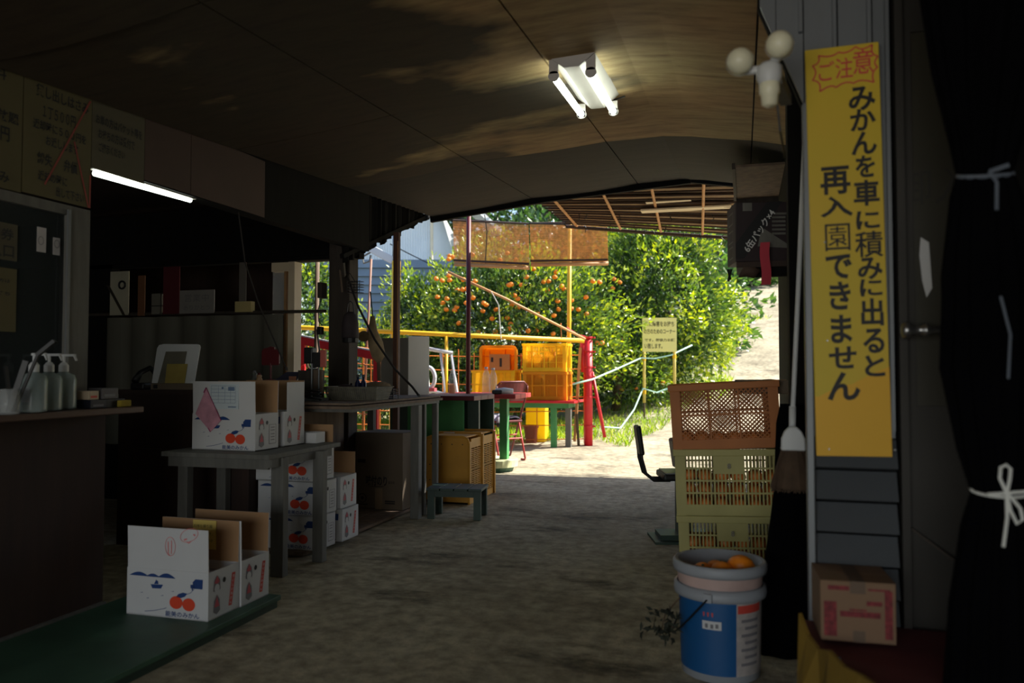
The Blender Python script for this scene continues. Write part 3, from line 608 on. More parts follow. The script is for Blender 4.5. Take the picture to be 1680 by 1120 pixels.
# pump bottles
def bottle_pump(lab, x, y, rz):
    t = thing('pump_bottle', lab, 'bottle', (x, y, .889), rz, 'hand sanitizer pump bottles on the counter'); t.scale = (1, 1, 1.12)
    MB().lathe([(.030, 0), (.046, .003), (.047, .01), (.047, .105), (.040, .122), (.016, .132), (.016, .14)], n=20).build('bottle_body', M_clear2, t, smooth=True)
    MB().lathe([(.028, .002), (.044, .005), (.044, .045), (0, .046)], n=20, cap=False).build('liquid', M_liq, t, smooth=True)
    MB().lathe([(.018, .134), (.018, .156), (.010, .166), (.005, .168), (.005, .19)], n=14).b6(-.008, .060, -.006, .006, .188, .196).add([(.058, -.004, .196), (.072, -.004, .174), (.068, -.004, .172), (.054, -.004, .190), (.058, .004, .196), (.072, .004, .174), (.068, .004, .172), (.054, .004, .190)], [(0, 1, 2, 3), (7, 6, 5, 4), (0, 4, 5, 1), (3, 2, 6, 7)]).build('pump_head', M_wplastic, t)
    MB().add(*(lambda a: ([(.0475*math.cos(q), .0475*math.sin(q), z) for z in (.035, .085) for q in a], [(i, i+1, i+1+len(a), i+len(a)) for i in range(len(a)-1)]))(lin(-2.3, -.9, 8))).build('bottle_label', mat('bottle_label', (150, 156, 160), .6, .1), t)
    return t
M_clear2 = glass('frosted_bottle_plastic', (170, 186, 184), .25, mix=.35); M_liq = glass('pale_liquid', (210, 214, 216), .1, mix=.4)
bottle_pump('clear pump bottle on the dark counter, leftmost of the three', -2.533, 2.33, -.1)
bottle_pump('clear pump bottle on the dark counter, middle of the three', -2.568, 2.43, -.1)
bottle_pump('clear pump bottle on the dark counter, rightmost of the three', -2.600, 2.53, -.1)
t = thing('utensil_jar', 'glass jar of metal tongs and a black brush at the left end of the counter', 'jar', (-2.50, 2.20, .889))
MB().lathe([(.03, 0), (.034, .004), (.036, .09), (.033, .09), (.031, .008), (0, .006)], n=18, cap=False).build('glass_jar', M_clear, t, smooth=True)
MB().bar((0, 0, .01), (.05, .02, .19), .006, .02).bar((0, .01, .01), (-.03, .01, .17), .006, .014).build('tongs', mat('dull_steel', (60, 60, 60), .4, .1, 5, metal=.6), t)
MB().bar((.0, .02, .01), (.075, .05, .22), .012, .008).bar((.07, .048, .21), (.12, .075, .262), .03, .012).build('brush', M_blk, t)
for i, (y, z, w_, h_, c_, lab) in enumerate([(2.660, 0.889, 0.085, 0.035, (30, 32, 44), 'dark flat packet under the others beside the pump bottles'), (2.635, 0.925, 0.050, 0.035, (196, 176, 150), 'small cream and red packet on top of the dark packet'), (2.720, 0.925, 0.090, 0.045, (84, 80, 84), 'grey striped packet on the counter by the window post')]):
    t = thing('packet', lab, 'box', (-2.585, y, z)); MB().b6(-.035, .035, -w_/2, w_/2, 0, h_).build('pack', mat('packet%d' % i, c_, .5, .1), t, bevel=.002)
    MB().b6(.0352, .036, -w_*.35, w_*.3, h_*.2, h_*.45).build('print', M_redp if i == 1 else M_grayp, t)
    if i == 0: MB().b6(-.035, .035, w_/2, w_/2+.1, 0, .034).build('second_pack', M_blk, t)
t = thing('sponge', 'small yellow block at the counter corner', 'sponge', (-2.56, 2.79, .889)); MB().b6(-.03, .03, -.03, .03, 0, .028).build('block', mat('yellow_sponge', (150, 130, 40), .9, .2, 20), t, bevel=.004)
# back opening: corrugated sheet, rod, door frame, hanging things
t = thing('corrugated_screen', 'grey corrugated plastic sheet hanging across the far opening of the store', 'screen', (-4.1, 5.22, .5))
mb = MB((-4.1, 5.22, .5)); N = 150; V = []
for i in range(N+1):
    x = -4.95+1.62*i/N; y = 5.22+.022*math.sin(x*2*PI/.24)*(1 if math.sin(x*2*PI/.24) > 0 else .4); zt = 1.462; zb = .45
    V += [(x, y, zb), (x, y, zt), (x, y+.004, zb), (x, y+.004, zt)]
mb.add(V, [(4*i, 4*i+4, 4*i+5, 4*i+1) for i in range(N)]+[(4*i+2, 4*i+3, 4*i+7, 4*i+6) for i in range(N)]); mb.build('sheet', M_sheet, t)
MB((-4.1, 5.22, .5)).tube([(-5.3, 5.2, 1.49), (-2.95, 5.2, 1.475)], .012, 8).build('rail', M_dpost, t)
t = thing('door_frame', 'pale cream painted sliding door frame standing in the open gap behind the counter', 'frame', (-3.38, 5.34, 0))
MB((-3.38, 5.34, 0)).b6(-3.34, -3.285, 5.32, 5.42, 0, 1.87).b6(-3.50, -3.34, 5.34, 5.40, 1.80, 1.87).b6(-3.50, -3.36, 5.34, 5.40, 0, .92).build('stile', M_cream, t)
MB((-3.38, 5.34, 0)).b6(-3.50, -3.385, 5.36, 5.365, .92, 1.80).build('pane', M_clear, t)
MB((-3.38, 5.34, 0)).b6(-3.385, -3.365, 5.335, 5.40, .9, 1.80).build('inner_rail', mat('tan_wood', (170, 130, 86), .6), t)
for (x0, x1, z0, z1, c_, nm, lab, cat) in [(-4.88, -4.70, 1.48, 1.83, (176, 172, 150), 'pale_paper', 'pale sheet pinned in the dark store with a small round clock', 'paper'), (-4.61, -4.545, 1.47, 1.79, (120, 80, 52), 'brown_plank', 'narrow brown plank leaning in the store opening', 'plank'),
    (-4.37, -4.22, 1.48, 1.85, (92, 22, 32), 'red_cloth', 'dark red cloth hanging in the store opening', 'cloth'), (-4.215, -3.90, 1.48, 1.66, (150, 146, 140), 'lettered_card', 'grey card with faint lettering standing on the rail', 'sign'), (-4.46, -4.38, 1.48, 1.64, (120, 116, 104), 'papers_bundle', 'bundle of papers beside the dark red cloth', 'papers'), (-3.70, -3.56, 1.48, 1.56, (196, 178, 120), 'cream_box', 'small cream box on the rail next to the door frame', 'box'), (-3.68, -3.62, 1.56, 1.86, (112, 106, 98), 'grey_strip', 'narrow grey strip above the small cream box', 'board')]:
    t = thing(nm, lab, cat, ((x0+x1)/2, 5.19, z0)); w_ = (x1-x0)/2; th = .05 if 'box' in nm or 'bundle' in nm else .008
    MB().b6(-w_, w_, -th/2, th/2, 0, z1-z0).build('body', mat(nm, c_, .8, .15, 4), t)
    if nm == 'pale_paper':
        MB().tube([(.03+.03*math.cos(a), -.01, .24+.03*math.sin(a)) for a in lin(0, 2*PI, 12)], .008, 6, False).build('clock', M_black, t); MB().bar((-.1, -.01, .24), (.06, -.01, 0), .045, .004).build('strap', M_dpost, t)
    if nm == 'lettered_card':
        mb = MB(); mb.fit('営業中', .22, .06, (0, -.006, .12)); mb.fit('ありがとう', .24, .04, (0, -.006, .045)); mb.build('lettering', M_grayp, t)
    if nm == 'papers_bundle': MB().b6(-.05, .05, -.03, .03, .06, .066).build('band', M_blk, t)
# things on the inner counter
t = thing('display_stand', 'large white rounded card stand with grey panel and yellow note leaning on the inner counter', 'stand', (-3.27, 3.99, .965), .0)
Mt = Matrix.Rotation(-.10, 4, 'X'); rr = lambda pts, r_: pts
pts = [(-.165, 0), (.135, 0), (.158, .215), (.152, .228), (.14, .232), (-.10, .236), (-.135, .23), (-.148, .21)]
MB().add(*(lambda q: (q.v, q.f))(MB().poly(pts, (0, 0, 0), (1, 0, 0), (0, .1, 1), .008))).build('card', M_wplastic, t)
MB().poly([(-.12, 0), (.05, 0), (.07, .19), (-.08, .19)], (0, -.003, 0), (1, 0, 0), (0, .1, 1), .002).build('grey_panel', mat('grey_panel', (110, 106, 92), .7), t)
nn_ = MB().poly([(-.065, .0), (.075, .0), (.085, .115), (-.06, .115)], (0, -.007, 0), (1, 0, 0), (0, .1, 1), .002).build('yellow_note', mat('dull_yellow_note', (170, 150, 76), .7), t)
t = thing('flat_box', 'flat brown box under the white card stand', 'box', (-3.26, 3.98, .926)); MB().b6(-.14, .16, -.04, .2, 0, .038).build('box_body', M_cardd, t, bevel=.003); MB().b6(-.12, -.09, -.041, -.04, .008, .03).build('mark', M_black, t)
t = thing('black_desk_phone', 'black telephone in the shade at the left end of the inner counter', 'telephone', (-3.50, 4.0, .926)); MB().b6(-.05, .05, -.06, .08, 0, .04).build('base', M_blk, t, bevel=.01); MB().tube([(-.02, -.05, .05), (-.03, -.0, .10), (-.01, .06, .13), (.02, .08, .1)], [.022, .016, .016, .022], 10).build('handset', M_blk, t, smooth=True)
# shelf behind the upper cartons with clutter
t = thing('clutter_shelf', 'dark shelf board behind the cartons holding small odds and ends', 'shelf', (-2.95, 4.35, .90)); MB((-2.95, 4.35, .90)).b6(-3.20, -2.80, 4.55, 4.95, .95, .97).build('board', M_dwood, t); MB((-2.95, 4.35, .90)).b6(-3.18, -3.14, 4.6, 4.64, 0, .95).b6(-2.86, -2.82, 4.6, 4.64, 0, .95).build('leg', M_dwood, t)
t = thing('red_sign_plate', 'dark red rounded sign plate on a thin stand behind the cartons', 'sign', (-3.03, 4.62, .97))
MB().poly([(-.062, .105), (.058, .105), (.066, .115), (.066, .20), (.056, .21), (.03, .21), (.03, .225), (0, .23), (-.02, .222), (-.055, .215), (-.066, .2), (-.066, .115)], (0, 0, 0), (1, 0, 0), (0, 0, 1), .012).build('plate', M_dred, t); MB().tube([(0, .006, 0), (0, .006, .12)], .008, 8).lathe([(.04, 0), (.04, .008), (.01, .012)], n=14).build('stand', M_dred, t)
t = thing('picture_book', 'dark slanted picture book on the clutter shelf', 'book', (-2.905, 4.60, .972), .0); MB().add([(-.07, 0, 0), (.09, 0, 0), (.06, .1, .05), (-.05, .1, .05), (-.07, 0, .008), (.09, 0, .008), (.06, .1, .058), (-.05, .1, .058)], [(0, 1, 2, 3), (4, 7, 6, 5), (0, 4, 5, 1), (1, 5, 6, 2), (2, 6, 7, 3), (3, 7, 4, 0)]).build('cover', mat('slate_cover', (70, 70, 92), .5), t); MB().b6(.03, .085, -.002, 0, .0, .03).build('peach_page', mat('peach_page', (180, 120, 90), .7), t)
for i, (x, y, c_, h_, lab, nm, cat) in enumerate([(-3.15, 4.62, (96, 100, 92), .055, 'small grey figurine at the left end of the clutter shelf', 'figurine', 'ornament'), (-3.10, 4.60, (190, 150, 110), .04, 'small cream figurine left of the red sign plate', 'figurine', 'ornament')]):
    t = thing(nm, lab, cat, (x, y, .971)); MB().lathe([(.018, 0), (.022, .01), (.014, h_*.6), (.02, h_*.8), (.012, h_), (0, h_+.004)], n=12, cap=False).build('body', mat('fig%d' % i, c_, .5), t, smooth=True)
    MB().lathe([(.012, 0), (.008, .012), (0, .015)], (0, 0, h_), 10, False).build('hat', M_dred if i else M_grayp, t)
t = thing('yellow_ball', 'yellow ball resting at the right end of the clutter shelf', 'ball', (-2.815, 4.75, .972)); MB().lathe([(.03*math.sin(a), .03-.03*math.cos(a)) for a in lin(.01, PI-.01, 10)], n=16).build('ball', mat('ball_yellow', (190, 150, 40), .5), t, smooth=True)
# things on the side counter
CT = .851
t = thing('black_box_stand', 'black box and pink tag on a thin metal stand on the side counter', 'stand', (-2.58, 4.42, CT)); t.scale = (1.0, 1, 1.55)
MB().b6(-.062, -.002, -.03, .03, .15, .215).build('black_box', M_blk, t, bevel=.006); MB().b6(-.002, .05, -.02, .02, .135, .195).build('dark_bracket', M_blk, t); MB().b6(.045, .085, -.02, .0, .135, .205).build('pink_tag', mat('salmon_tag', (190, 96, 84), .6), t, bevel=.004)
MB().tube([(-.02, 0, 0), (-.02, 0, .15)], .006, 8).tube([(.03, 0, 0), (.03, 0, .14)], .005, 8).b6(-.06, .07, -.05, .05, 0, .012).build('stand', M_metal, t)
MB().b6(-.03, .05, .01, .02, .03, .125).build('grey_card', M_ply, t)
t = thing('wire_coil', 'black coiled wire lying beside the black box stand', 'wire', (-2.52, 4.30, CT)); MB().tube([(.045*math.cos(a)*(1+.1*math.sin(a*3)), .045*math.sin(a), .01+a*.0035) for a in lin(0, 6*PI, 60)], .004, 6).build('coil', M_blk, t)
t = thing('cable_reel', 'black striped cable coil with white turns behind the carton flaps', 'reel', (-2.68, 4.55, CT)); MB().b6(-.06, .06, -.06, .06, 0, .19).build('stand_box', M_dpost, t); t.scale = (1, 1, 1)

for k in range(4): MB().tube([(.012+(.018+.01*k)*math.cos(a), 0, .235+(.018+.01*k)*math.sin(a)) for a in lin(0, 2*PI, 20)], .0035, 6, False).build('turn', M_blk if k % 2 else M_wplastic, t)
MB().b6(-.03, .05, -.01, .01, .19, .20).build('foot', M_blk, t)
t = thing('woven_tray', 'grey woven plastic basket tray on the side counter', 'basket', (-2.40, 4.66, CT)); V = []
mb = MB()
for k in range(9): z = .006+k*.0085; e = .0035*k; mb.bar((-.17-e/2, -.09-e, z), (.17+e/2, -.09-e, z), .003, .006); mb.bar((-.17-e/2, .09+e, z), (.17+e/2, .09+e, z), .003, .006); mb.bar((-.17-e/2, -.09-e, z), (-.17-e/2, .09+e, z), .003, .006); mb.bar((.17+e/2, -.09-e, z), (.17+e/2, .09+e, z), .003, .006)
wv = mb.build('woven_strand', mat('grey_weave', (112, 108, 94), .7, .3, 30), t, kind='stuff')
mb = MB()
for k in range(24): x = -.165+.33*k/23; mb.bar((x, -.091, 0), (x*1.02, -.121, .08), .004, .003); mb.bar((x, .091, 0), (x*1.02, .121, .08), .004, .003)
mb.build('upright_strand', MATS['grey_weave'], t, kind='stuff'); MB().b6(-.17, .17, -.09, .09, 0, .004).build('tray_base', MATS['grey_weave'], t)
MB().tube([(-.19, -.125, .082), (.19, -.125, .082), (.19, .125, .082), (-.19, .125, .082), (-.19, -.125, .082)], .005, 6).build('rim', MATS['grey_weave'], t)
for i, (x, lab) in enumerate([(-2.47, 'dark blue bottle standing in the woven tray, left one'), (-2.43, 'dark blue bottle standing in the woven tray, right one')]):
    t = thing('blue_bottle', lab, 'bottle', (x+.055, 4.68, CT+.005)); MB().lathe([(.018, 0), (.02, .004), (.02, .10), (.008, .125), (.008, .14)], n=14).build('bottle_body', mat('navy_glass', (20, 28, 60), .2), t, smooth=True); MB().lathe([(.01, 0), (.01, .018)], (0, 0, .14), 12).build('cap', M_blk, t)
t = thing('dark_fruit_pile', 'dark cloth bundle lying in the left half of the woven tray', 'bundle', (-2.49, 4.66, CT+.005)); MB().lathe([(.06, 0), (.075, .02), (.07, .06), (.04, .09), (.0, .095)], n=12, cap=False).build('bundle_body', mat('dark_maroon_cloth', (44, 28, 32), .9), t, smooth=True); MB().tube([(.03, 0, .08), (.04, 0, .10)], .006, 6).build('knot', M_cloth, t)
t = thing('wire_basket', 'small black wire rack at the end of the side counter', 'basket', (-2.27, 4.84, CT)); mb = MB()
for k in range(6): mb.tube([(-.05, -.04, .012*k+.004), (.05, -.04, .012*k+.004), (.05, .04, .012*k+.004), (-.05, .04, .012*k+.004), (-.05, -.04, .012*k+.004)], .0025, 5)
mb.build('wire_ring', M_blk, t, kind='stuff'); MB().tube([(-.05, -.04, 0), (-.05, -.04, .07)], .003, 5).tube([(.05, -.04, 0), (.05, -.04, .07)], .003, 5).tube([(.05, .04, 0), (.05, .04, .07)], .003, 5).tube([(-.05, .04, 0), (-.05, .04, .07)], .003, 5).build('upright', M_blk, t)
t = thing('beige_cloth_roll', 'beige crumpled cloth roll behind the woven tray', 'cloth', (-2.42, 4.98, CT)); MB().tube([(-.11, 0, .06), (-.03, .01, .062), (.05, .0, .066), (.09, -.02, .07)], [.04, .05, .046, .03], 12).build('roll', mat('beige_cloth', (150, 132, 108), .9, .2, 12), t, smooth=True); MB().tube([(-.02, .01, .01), (-.02, -.042, .06), (-.02, .01, .114)], .004, 6).build('tie', M_dpost, t)
# things hanging on the roof post
def hang(nm, lab, cat, loc): return thing(nm, lab, cat, loc)
px = -2.78
t = hang('hanging_bag', 'dark grey shopping bag hanging on the right side of the timber post', 'bag', (-2.715, 5.14, 1.40)); MB().add(*(lambda q: (q.v, q.f))(MB().lathe([(.055, -.13), (.062, -.12), (.058, -.02), (.045, .04), (.02, .06)], n=14))).build('bag_body', mat('charcoal_bag', (58, 50, 52), .8), t, smooth=True); MB().tube([(-.03, 0, .04), (-.02, 0, .12), (0, 0, .14), (.02, 0, .12), (.03, 0, .04)], .004, 6).build('handle', M_blk, t)
MB().lathe([(.058, -.16), (.06, -.13)], n=14).build('base_band', M_blk, t)
t = hang('wire_cage', 'small black wire cage basket hanging above the charcoal bag', 'basket', (-2.69, 5.16, 1.60)); mb = MB()
for k in range(5): mb.tube([(-.05, -.03, .02*k), (.055, -.03, .02*k), (.055, .03, .02*k), (-.05, .03, .02*k), (-.05, -.03, .02*k)], .0025, 5)
for k in range(6): mb.tube([(-.05+.02*k, -.03, 0), (-.05+.02*k, -.03, .085)], .0022, 5)
mb.build('wire', M_blk, t, kind='stuff'); MB().tube([(0, .0, .08), (-.04, .0, .14), (-.08, 0, .15)], .003, 5).build('hook', M_blk, t)
t = hang('white_rod', 'thin pale rod leaning on the right face of the timber post', 'rod', (-2.77, 5.10, 1.60)); MB().tube([(-.02, 0, .24), (.01, 0, 0)], .007, 8).build('rod', M_ply, t); MB().lathe([(.009, 0), (.009, .02)], (-.02, 0, .235), 8).build('cap', M_graywood, t)
t = hang('meter_box', 'small dark box on the left face of the timber post', 'box', (-2.975, 5.20, 1.57)); MB().b6(-.022, .015, -.04, .04, 0, .115).build('box_body', M_dpost, t, bevel=.003); MB().tube([(-.01, 0, 0), (-.035, 0, -.08), (-.03, 0, -.17), (0, 0, -.2)], .004, 6).build('cable', M_blk, t)
t = hang('post_handset', 'black handset hook on the left of the timber post', 'handset', (-2.97, 5.18, 1.33)); MB().b6(-.03, .01, -.02, .02, -.03, .03).build('handset_body', M_blk, t, bevel=.006); MB().tube([(-.02, 0, .03), (-.015, 0, .07)], .003, 5).build('cord', M_blk, t)
t = thing('chain', 'dark hanging rope running diagonally from the timber post down to the side counter', 'rope', (-2.70, 5.1, 1.72)); mb = MB((-2.70, 5.1, 1.72)); q = [(-2.74, 5.14, 1.72), (-2.66, 5.15, 1.50), (-2.55, 5.2, 1.26), (-2.42, 5.26, 1.05), (-2.30, 5.30, .92), (-2.26, 5.32, .86)]; mb.tube(q, .008, 6).build('rope', mat('dark_rope', (38, 34, 30), .9, .3, 30), t); MB((-2.70, 5.1, 1.72)).tube([(-2.26, 5.32, .86), (-2.255, 5.33, .852)], .012, 6).build('knot', M_graywood, t)
t = thing('lanyard', 'thin dark chain hanging from the ceiling in front of the corrugated screen', 'rope', at(390, 340, 4.4)); a_ = at(390, 340, 4.4); MB(a_).tube([a_, at(402, 430, 4.4), at(425, 500, 4.5), at(455, 570, 4.6), at(470, 605, 4.65)], .004, 6).build('cord', mat('dark_rope', (38, 34, 30)), t); MB(a_).lathe([(.008, -.01), (.008, .01)], at(470, 605, 4.65), 8).build('end_knot', M_dpost, t)
t = thing('cloth_bundle', 'beige plush bundle dangling from the diagonal rope beside the timber post', 'ornament', (-2.74, 5.60, 1.22)); t.scale = (1.35, 1.2, 1.2)
MB().tube([(-.02, 0, .20), (-.02, 0, .10), (0, 0, .02), (.02, 0, -.06), (.02, 0, -.1)], [.012, .03, .045, .04, .012], 10).build('bundle_body', mat('beige_plush', (170, 150, 116), .95, .25, 20), t, smooth=True)
MB().lathe([(.036*math.sin(a), -.036*math.cos(a)) for a in lin(.02, PI-.02, 8)], (-.075, 0, .07), 12).build('round_tag', MATS['beige_plush'], t, smooth=True); MB().tube([(.02, 0, -.1), (.025, 0, -.22)], .012, 6).build('tail', M_ply, t); MB().tube([(-.02, 0, .2), (-.035, 0, .36)], .004, 5).build('cord', M_dpost, t)
# yellow crates on end plus low slatted stool in the aisle
def crate(name, label, loc, rz=0, W=.52, Dp=.37, H=.315, m=None, style='slot', group=None, rot=None, plate=True, rib=.004):
    """harvest crate: rim, base, corner posts and four lattice walls; front is -y"""
    t = thing(name, label, cat, loc, rz, group)
    if rot: t.rotation_euler = rot
    w2, d2 = W/2, Dp/2; T = .012
    MB().b6(-w2, w2, -d2, -d2+.022, H-.032, H).b6(-w2, w2, d2-.022, d2, H-.032, H).b6(-w2, -w2+.022, -d2+.022, d2-.022, H-.032, H).b6(w2-.022, w2, -d2+.022, d2-.022, H-.032, H).build('rim', m, t, bevel=.003)
    MB().b6(-w2+.02, w2-.02, -d2+.02, d2-.02, 0, .010).build('base', m, t)
    for sx in (-1, 1):
        for sy in (-1, 1):
            MB().b6(min(sx*(w2-.008), sx*(w2-.055)), max(sx*(w2-.008), sx*(w2-.055)), min(sy*(d2-.008), sy*(d2-.02)), max(sy*(d2-.008), sy*(d2-.02)), 0, H-.032).b6(min(sx*(w2-.008), sx*(w2-.02)), max(sx*(w2-.008), sx*(w2-.02)), min(sy*(d2-.02), sy*(d2-.055)), max(sy*(d2-.02), sy*(d2-.055)), 0, H-.032).build('corner_post', m, t)
    for side in range(4):
        L = (W if side % 2 == 0 else Dp)-.11; off = (d2 if side % 2 == 0 else w2)-.014
        M = Matrix.Rotation(side*PI/2, 4, 'Z') @ Matrix.Translation((0, -off, 0))
        mb = MB(); z0, z1 = .008, H-.032; zb = .05
        mb.b6(-L/2, L/2, -.005, .005, z0, zb-.008, M)
        mb.b6(-L/2, L/2, -.007, .005, zb-.008, zb, M)
        for k in (-1, 1) if rib < .005 else (-2, 0, 2): mb.b6(k*L/6-rib, k*L/6+rib, -.009-(rib-.004), .005, zb, z1, M)
        hs = z1-zb
        if style == 'slot':
            for r in range(4): mb.b6(-L/2, L/2, -.005, .004, zb+hs*r/4-.004, zb+hs*r/4+.004, M)
            nsl = int(L/.017)
            for k in range(nsl+1): x = -L/2+L*k/nsl; mb.b6(x-.0035, x+.0035, -.004, .004, zb, z1, M)
        else:
            mb.b6(-L/2, L/2, -.007-(rib-.004), .004, zb+hs/2-rib, zb+hs/2+rib, M); st = .021
            n_ = int((L+hs)/st)
            for k in range(n_+1):
                for sg in (1, -1):
                    a = -L/2-hs+k*st; x0, x1, za, zc_ = a, a+hs, zb, z1
                    if x0 < -L/2: za += (-L/2-x0); x0 = -L/2
                    if x1 > L/2: zc_ -= (x1-L/2); x1 = L/2
                    if x1-x0 < .008: continue
                    mb.bar(M @ Vector((sg*x0, 0, za)), M @ Vector((sg*x1, 0, zc_)), .0055, .005)
        mb.build('lattice_wall', m, t, kind='stuff')
        if plate and side % 2 == 0: MB().b6(-L/6, L/6, -.011, -.004, z1-.085, z1, M).build('label_plate', m, t)
    return t
def peel(sz): return [(sz*math.sin(a)*1.05, -sz*.86*math.cos(a)) for a in lin(.03, PI-.03, 8)]
_mk = MB().lathe(peel(.034), n=12, cap=False).mesh('mandarin', True); _mk.materials.append(M_mikan2)
_mk2 = MB().lathe(peel(.036), n=16, cap=False).mesh('mandarin_big', True); _mk2.materials.append(M_mikan)
def mandarin(loc, label, group, me=_mk, s=1.0, parent=None, name='mandarin'):
    o = D2.objects.new(name, me); C.objects.link(o); o.location = loc; o.scale = (s, s, s); o.rotation_euler = (random.uniform(-.6, .6), random.uniform(-.6, .6), random.random()*6)
    if parent: o.parent = parent
    else: tag(o, label, 'mandarin', group)
    return o
# upended crate in the aisle with a second one behind, and the low stool
def crate_end(name, label, loc, rz, m):
    t = thing(name, label, 'crate', loc, rz); H, W, Dp = .52, .37, .315   # stands on its short end, bottom towards the aisle
    MB().poly([(-W/2+.0, 0), (W/2-.0, 0), (W/2, H-.05), (W/2-.015, H-.015), (W/2-.05, H), (-W/2+.05, H), (-W/2+.015, H-.015), (-W/2, H-.05)], (0, .012, 0), (1, 0, 0), (0, 0, 1), .012).build('bottom_panel', m, t)
    MB().tube([(-W/2, -.0, 0), (-W/2, .0, H-.05), (-W/2+.015, .0, H-.015), (-W/2+.05, 0, H), (W/2-.05, 0, H), (W/2-.015, 0, H-.015), (W/2, 0, H-.05), (W/2, 0, 0)], .009, 6).build('bottom_rib', m, t)
    mb = MB()
    for k in range(4): mb.lathe([(.005, 0), (.005, .003)], (0, 0, 0), 8, True, Matrix.Translation((-.13+.087*k, -.001, H-.06)) @ Matrix.Rotation(PI/2, 4, 'X'))
    for z in (.3, .18, .08): mb.lathe([(.005, 0), (.005, .003)], (0, 0, 0), 8, True, Matrix.Translation((-.14, -.001, z)) @ Matrix.Rotation(PI/2, 4, 'X'))
    mb.build('rivet_print', M_dpost, t)
    MB().b6(-W/2+.03, W/2-.03, .012, Dp, H-.012, H).build('end_wall', m, t, bevel=.004); MB().b6(-W/2, W/2, .012, Dp, 0, .012).build('end_wall', m, t)
    for sx in (-1, 1):
        mb = MB(); a, c = sorted((sx*W/2, sx*(W/2-.01)))
        mb.b6(a, c, .012, .05, .012, H-.04); mb.b6(a, c, Dp-.04, Dp, .012, H-.02); mb.b6(a, c, .05, Dp-.04, .012, .05); mb.b6(a, c, .05, Dp-.04, H-.09, H-.02); mb.b6(a, c, .05, Dp-.04, .25, .27)
        for k in range(1, 3): y = .05+(Dp-.09)*k/3; mb.b6(a, c, y-.006, y+.006, .05, H-.09)
        nn = 26
        for k in range(nn): z = .05+(H-.14)*k/nn; mb.b6(a, c, .05, Dp-.04, z-.003, z+.003)
        mb.build('lattice_wall', m, t, kind='stuff')
        a, c = sorted((sx*(W/2-.005), sx*(W/2+.016))); MB().b6(a, c, Dp-.025, Dp, 0, H).build('rim', m, t)
    MB().b6(-W/2, W/2, Dp-.025, Dp, H-.004, H+.014).build('rim', m, t)
    return t
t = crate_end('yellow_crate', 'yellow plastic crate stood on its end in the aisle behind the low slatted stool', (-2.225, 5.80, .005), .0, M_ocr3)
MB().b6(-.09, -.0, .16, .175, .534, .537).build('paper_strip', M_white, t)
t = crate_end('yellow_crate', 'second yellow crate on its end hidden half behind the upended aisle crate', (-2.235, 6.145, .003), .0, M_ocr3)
t = thing('slatted_stool', 'low dark green wooden stool with slatted top in the aisle', 'stool', (-1.96, 5.33, .003), .12); SH = .215
for k in range(4): MB().b6(-.20+.1*k+.003, -.20+.1*k+.097, -.13, .13, SH-.018, SH).build('slat', M_dgreen, t, bevel=.002)
MB().b6(-.19, .19, -.12, -.10, SH-.06, SH-.018).b6(-.19, .19, .10, .12, SH-.06, SH-.018).build('apron', M_dgreen, t)
for x in (-.165, .165):
    for y in (-.105, .105): MB().b6(x-.025, x+.025, y-.018, y+.018, 0, SH-.018).build('leg', M_dgreen, t, bevel=.002)
# ================================================================ tables and things beyond the counter
t = thing('folded_white_panel', 'white folded panel standing on the red table, left face painted shaded, right face painted lit', 'panel', (-2.80, 6.38, .823)); o_ = (-2.80, 6.38, .823)
def wall2(p, q, z0, z1, th, o): 
    p = Vector((*p, 0)); q = Vector((*q, 0)); d = (q-p).normalized(); nn = Vector((-d.y, d.x, 0))*th
    return MB(o).add([(a.x, a.y, z) for z in (z0, z1) for a in (p, q, q+nn, p+nn)], [(0, 3, 2, 1), (4, 5, 6, 7), (0, 1, 5, 4), (1, 2, 6, 5), (2, 3, 7, 6), (3, 0, 4, 7)])
wall2((-3.05, 6.34), (-2.80, 6.36), .823, 1.32, .012, o_).build('left_leaf', mat('shaded_board_face', (150, 150, 146), .7, .06, 3), t); wall2((-2.80, 6.36), (-2.66, 6.50), .823, 1.335, .012, o_).build('right_leaf', mat('lit_board_face', (240, 240, 234), .6, .03), t, bevel=.004)  # one white board: shade and light painted as a grey and a bright leaf
t = thing('aisle_table', 'dark red topped table with green boarded legs next to the side counter', 'table', (-2.7, 6.6, 0)); o_ = (-2.7, 6.6, 0)
for i in range(3): MB(o_).b6(-3.25, -2.18, 6.32+i*.19, 6.32+i*.19+.186, .782, .822).build('plank', M_dred, t, bevel=.004)
for x0, x1, y in ((-2.83, -2.62, 6.42), (-2.60, -2.575, 6.36), (-2.55, -2.42, 6.45), (-2.40, -2.30, 6.38), (-2.28, -2.18, 6.44)): MB(o_).b6(x0, x1, y, y+.035, 0, .78).build('leg_board', M_lgreen if x0 != -2.28 else M_dgreen, t)
MB(o_).b6(-3.2, -2.18, 6.85, 6.88, 0, .78).build('rear_board', M_dgreen, t)
t = thing('red_pole', 'slim dark red pole standing behind the aisle table', 'pole', (-2.50, 7.07, 0)); MB().tube([(0, 0, 0), (0.005, 0, 2.72)], .022, 10).build('shaft', M_dred, t, smooth=True); MB().lathe([(.03, 0), (.03, .01)], (0, 0, 0), 10).build('foot_plate', M_dred, t)
t = thing('brown_post', 'slim square brown post at the end of the side counter', 'post', (-2.605, 5.69, 0)); MB().b6(-.022, .022, -.018, .018, .0, 2.12).build('shaft', mat('red_brown_timber', (84, 52, 38), .7, .25, 5, stretch=(5, 5, .5)), t); MB().b6(.014, .018, -.022, -.018, .85, 2.05).build('edge_bead', M_bamb, t)
t = thing('round_base_table', 'red topped table on a green leg with a round pale base', 'table', (-2.48, 7.87, 0)); o_ = (-2.42, 7.75, 0)
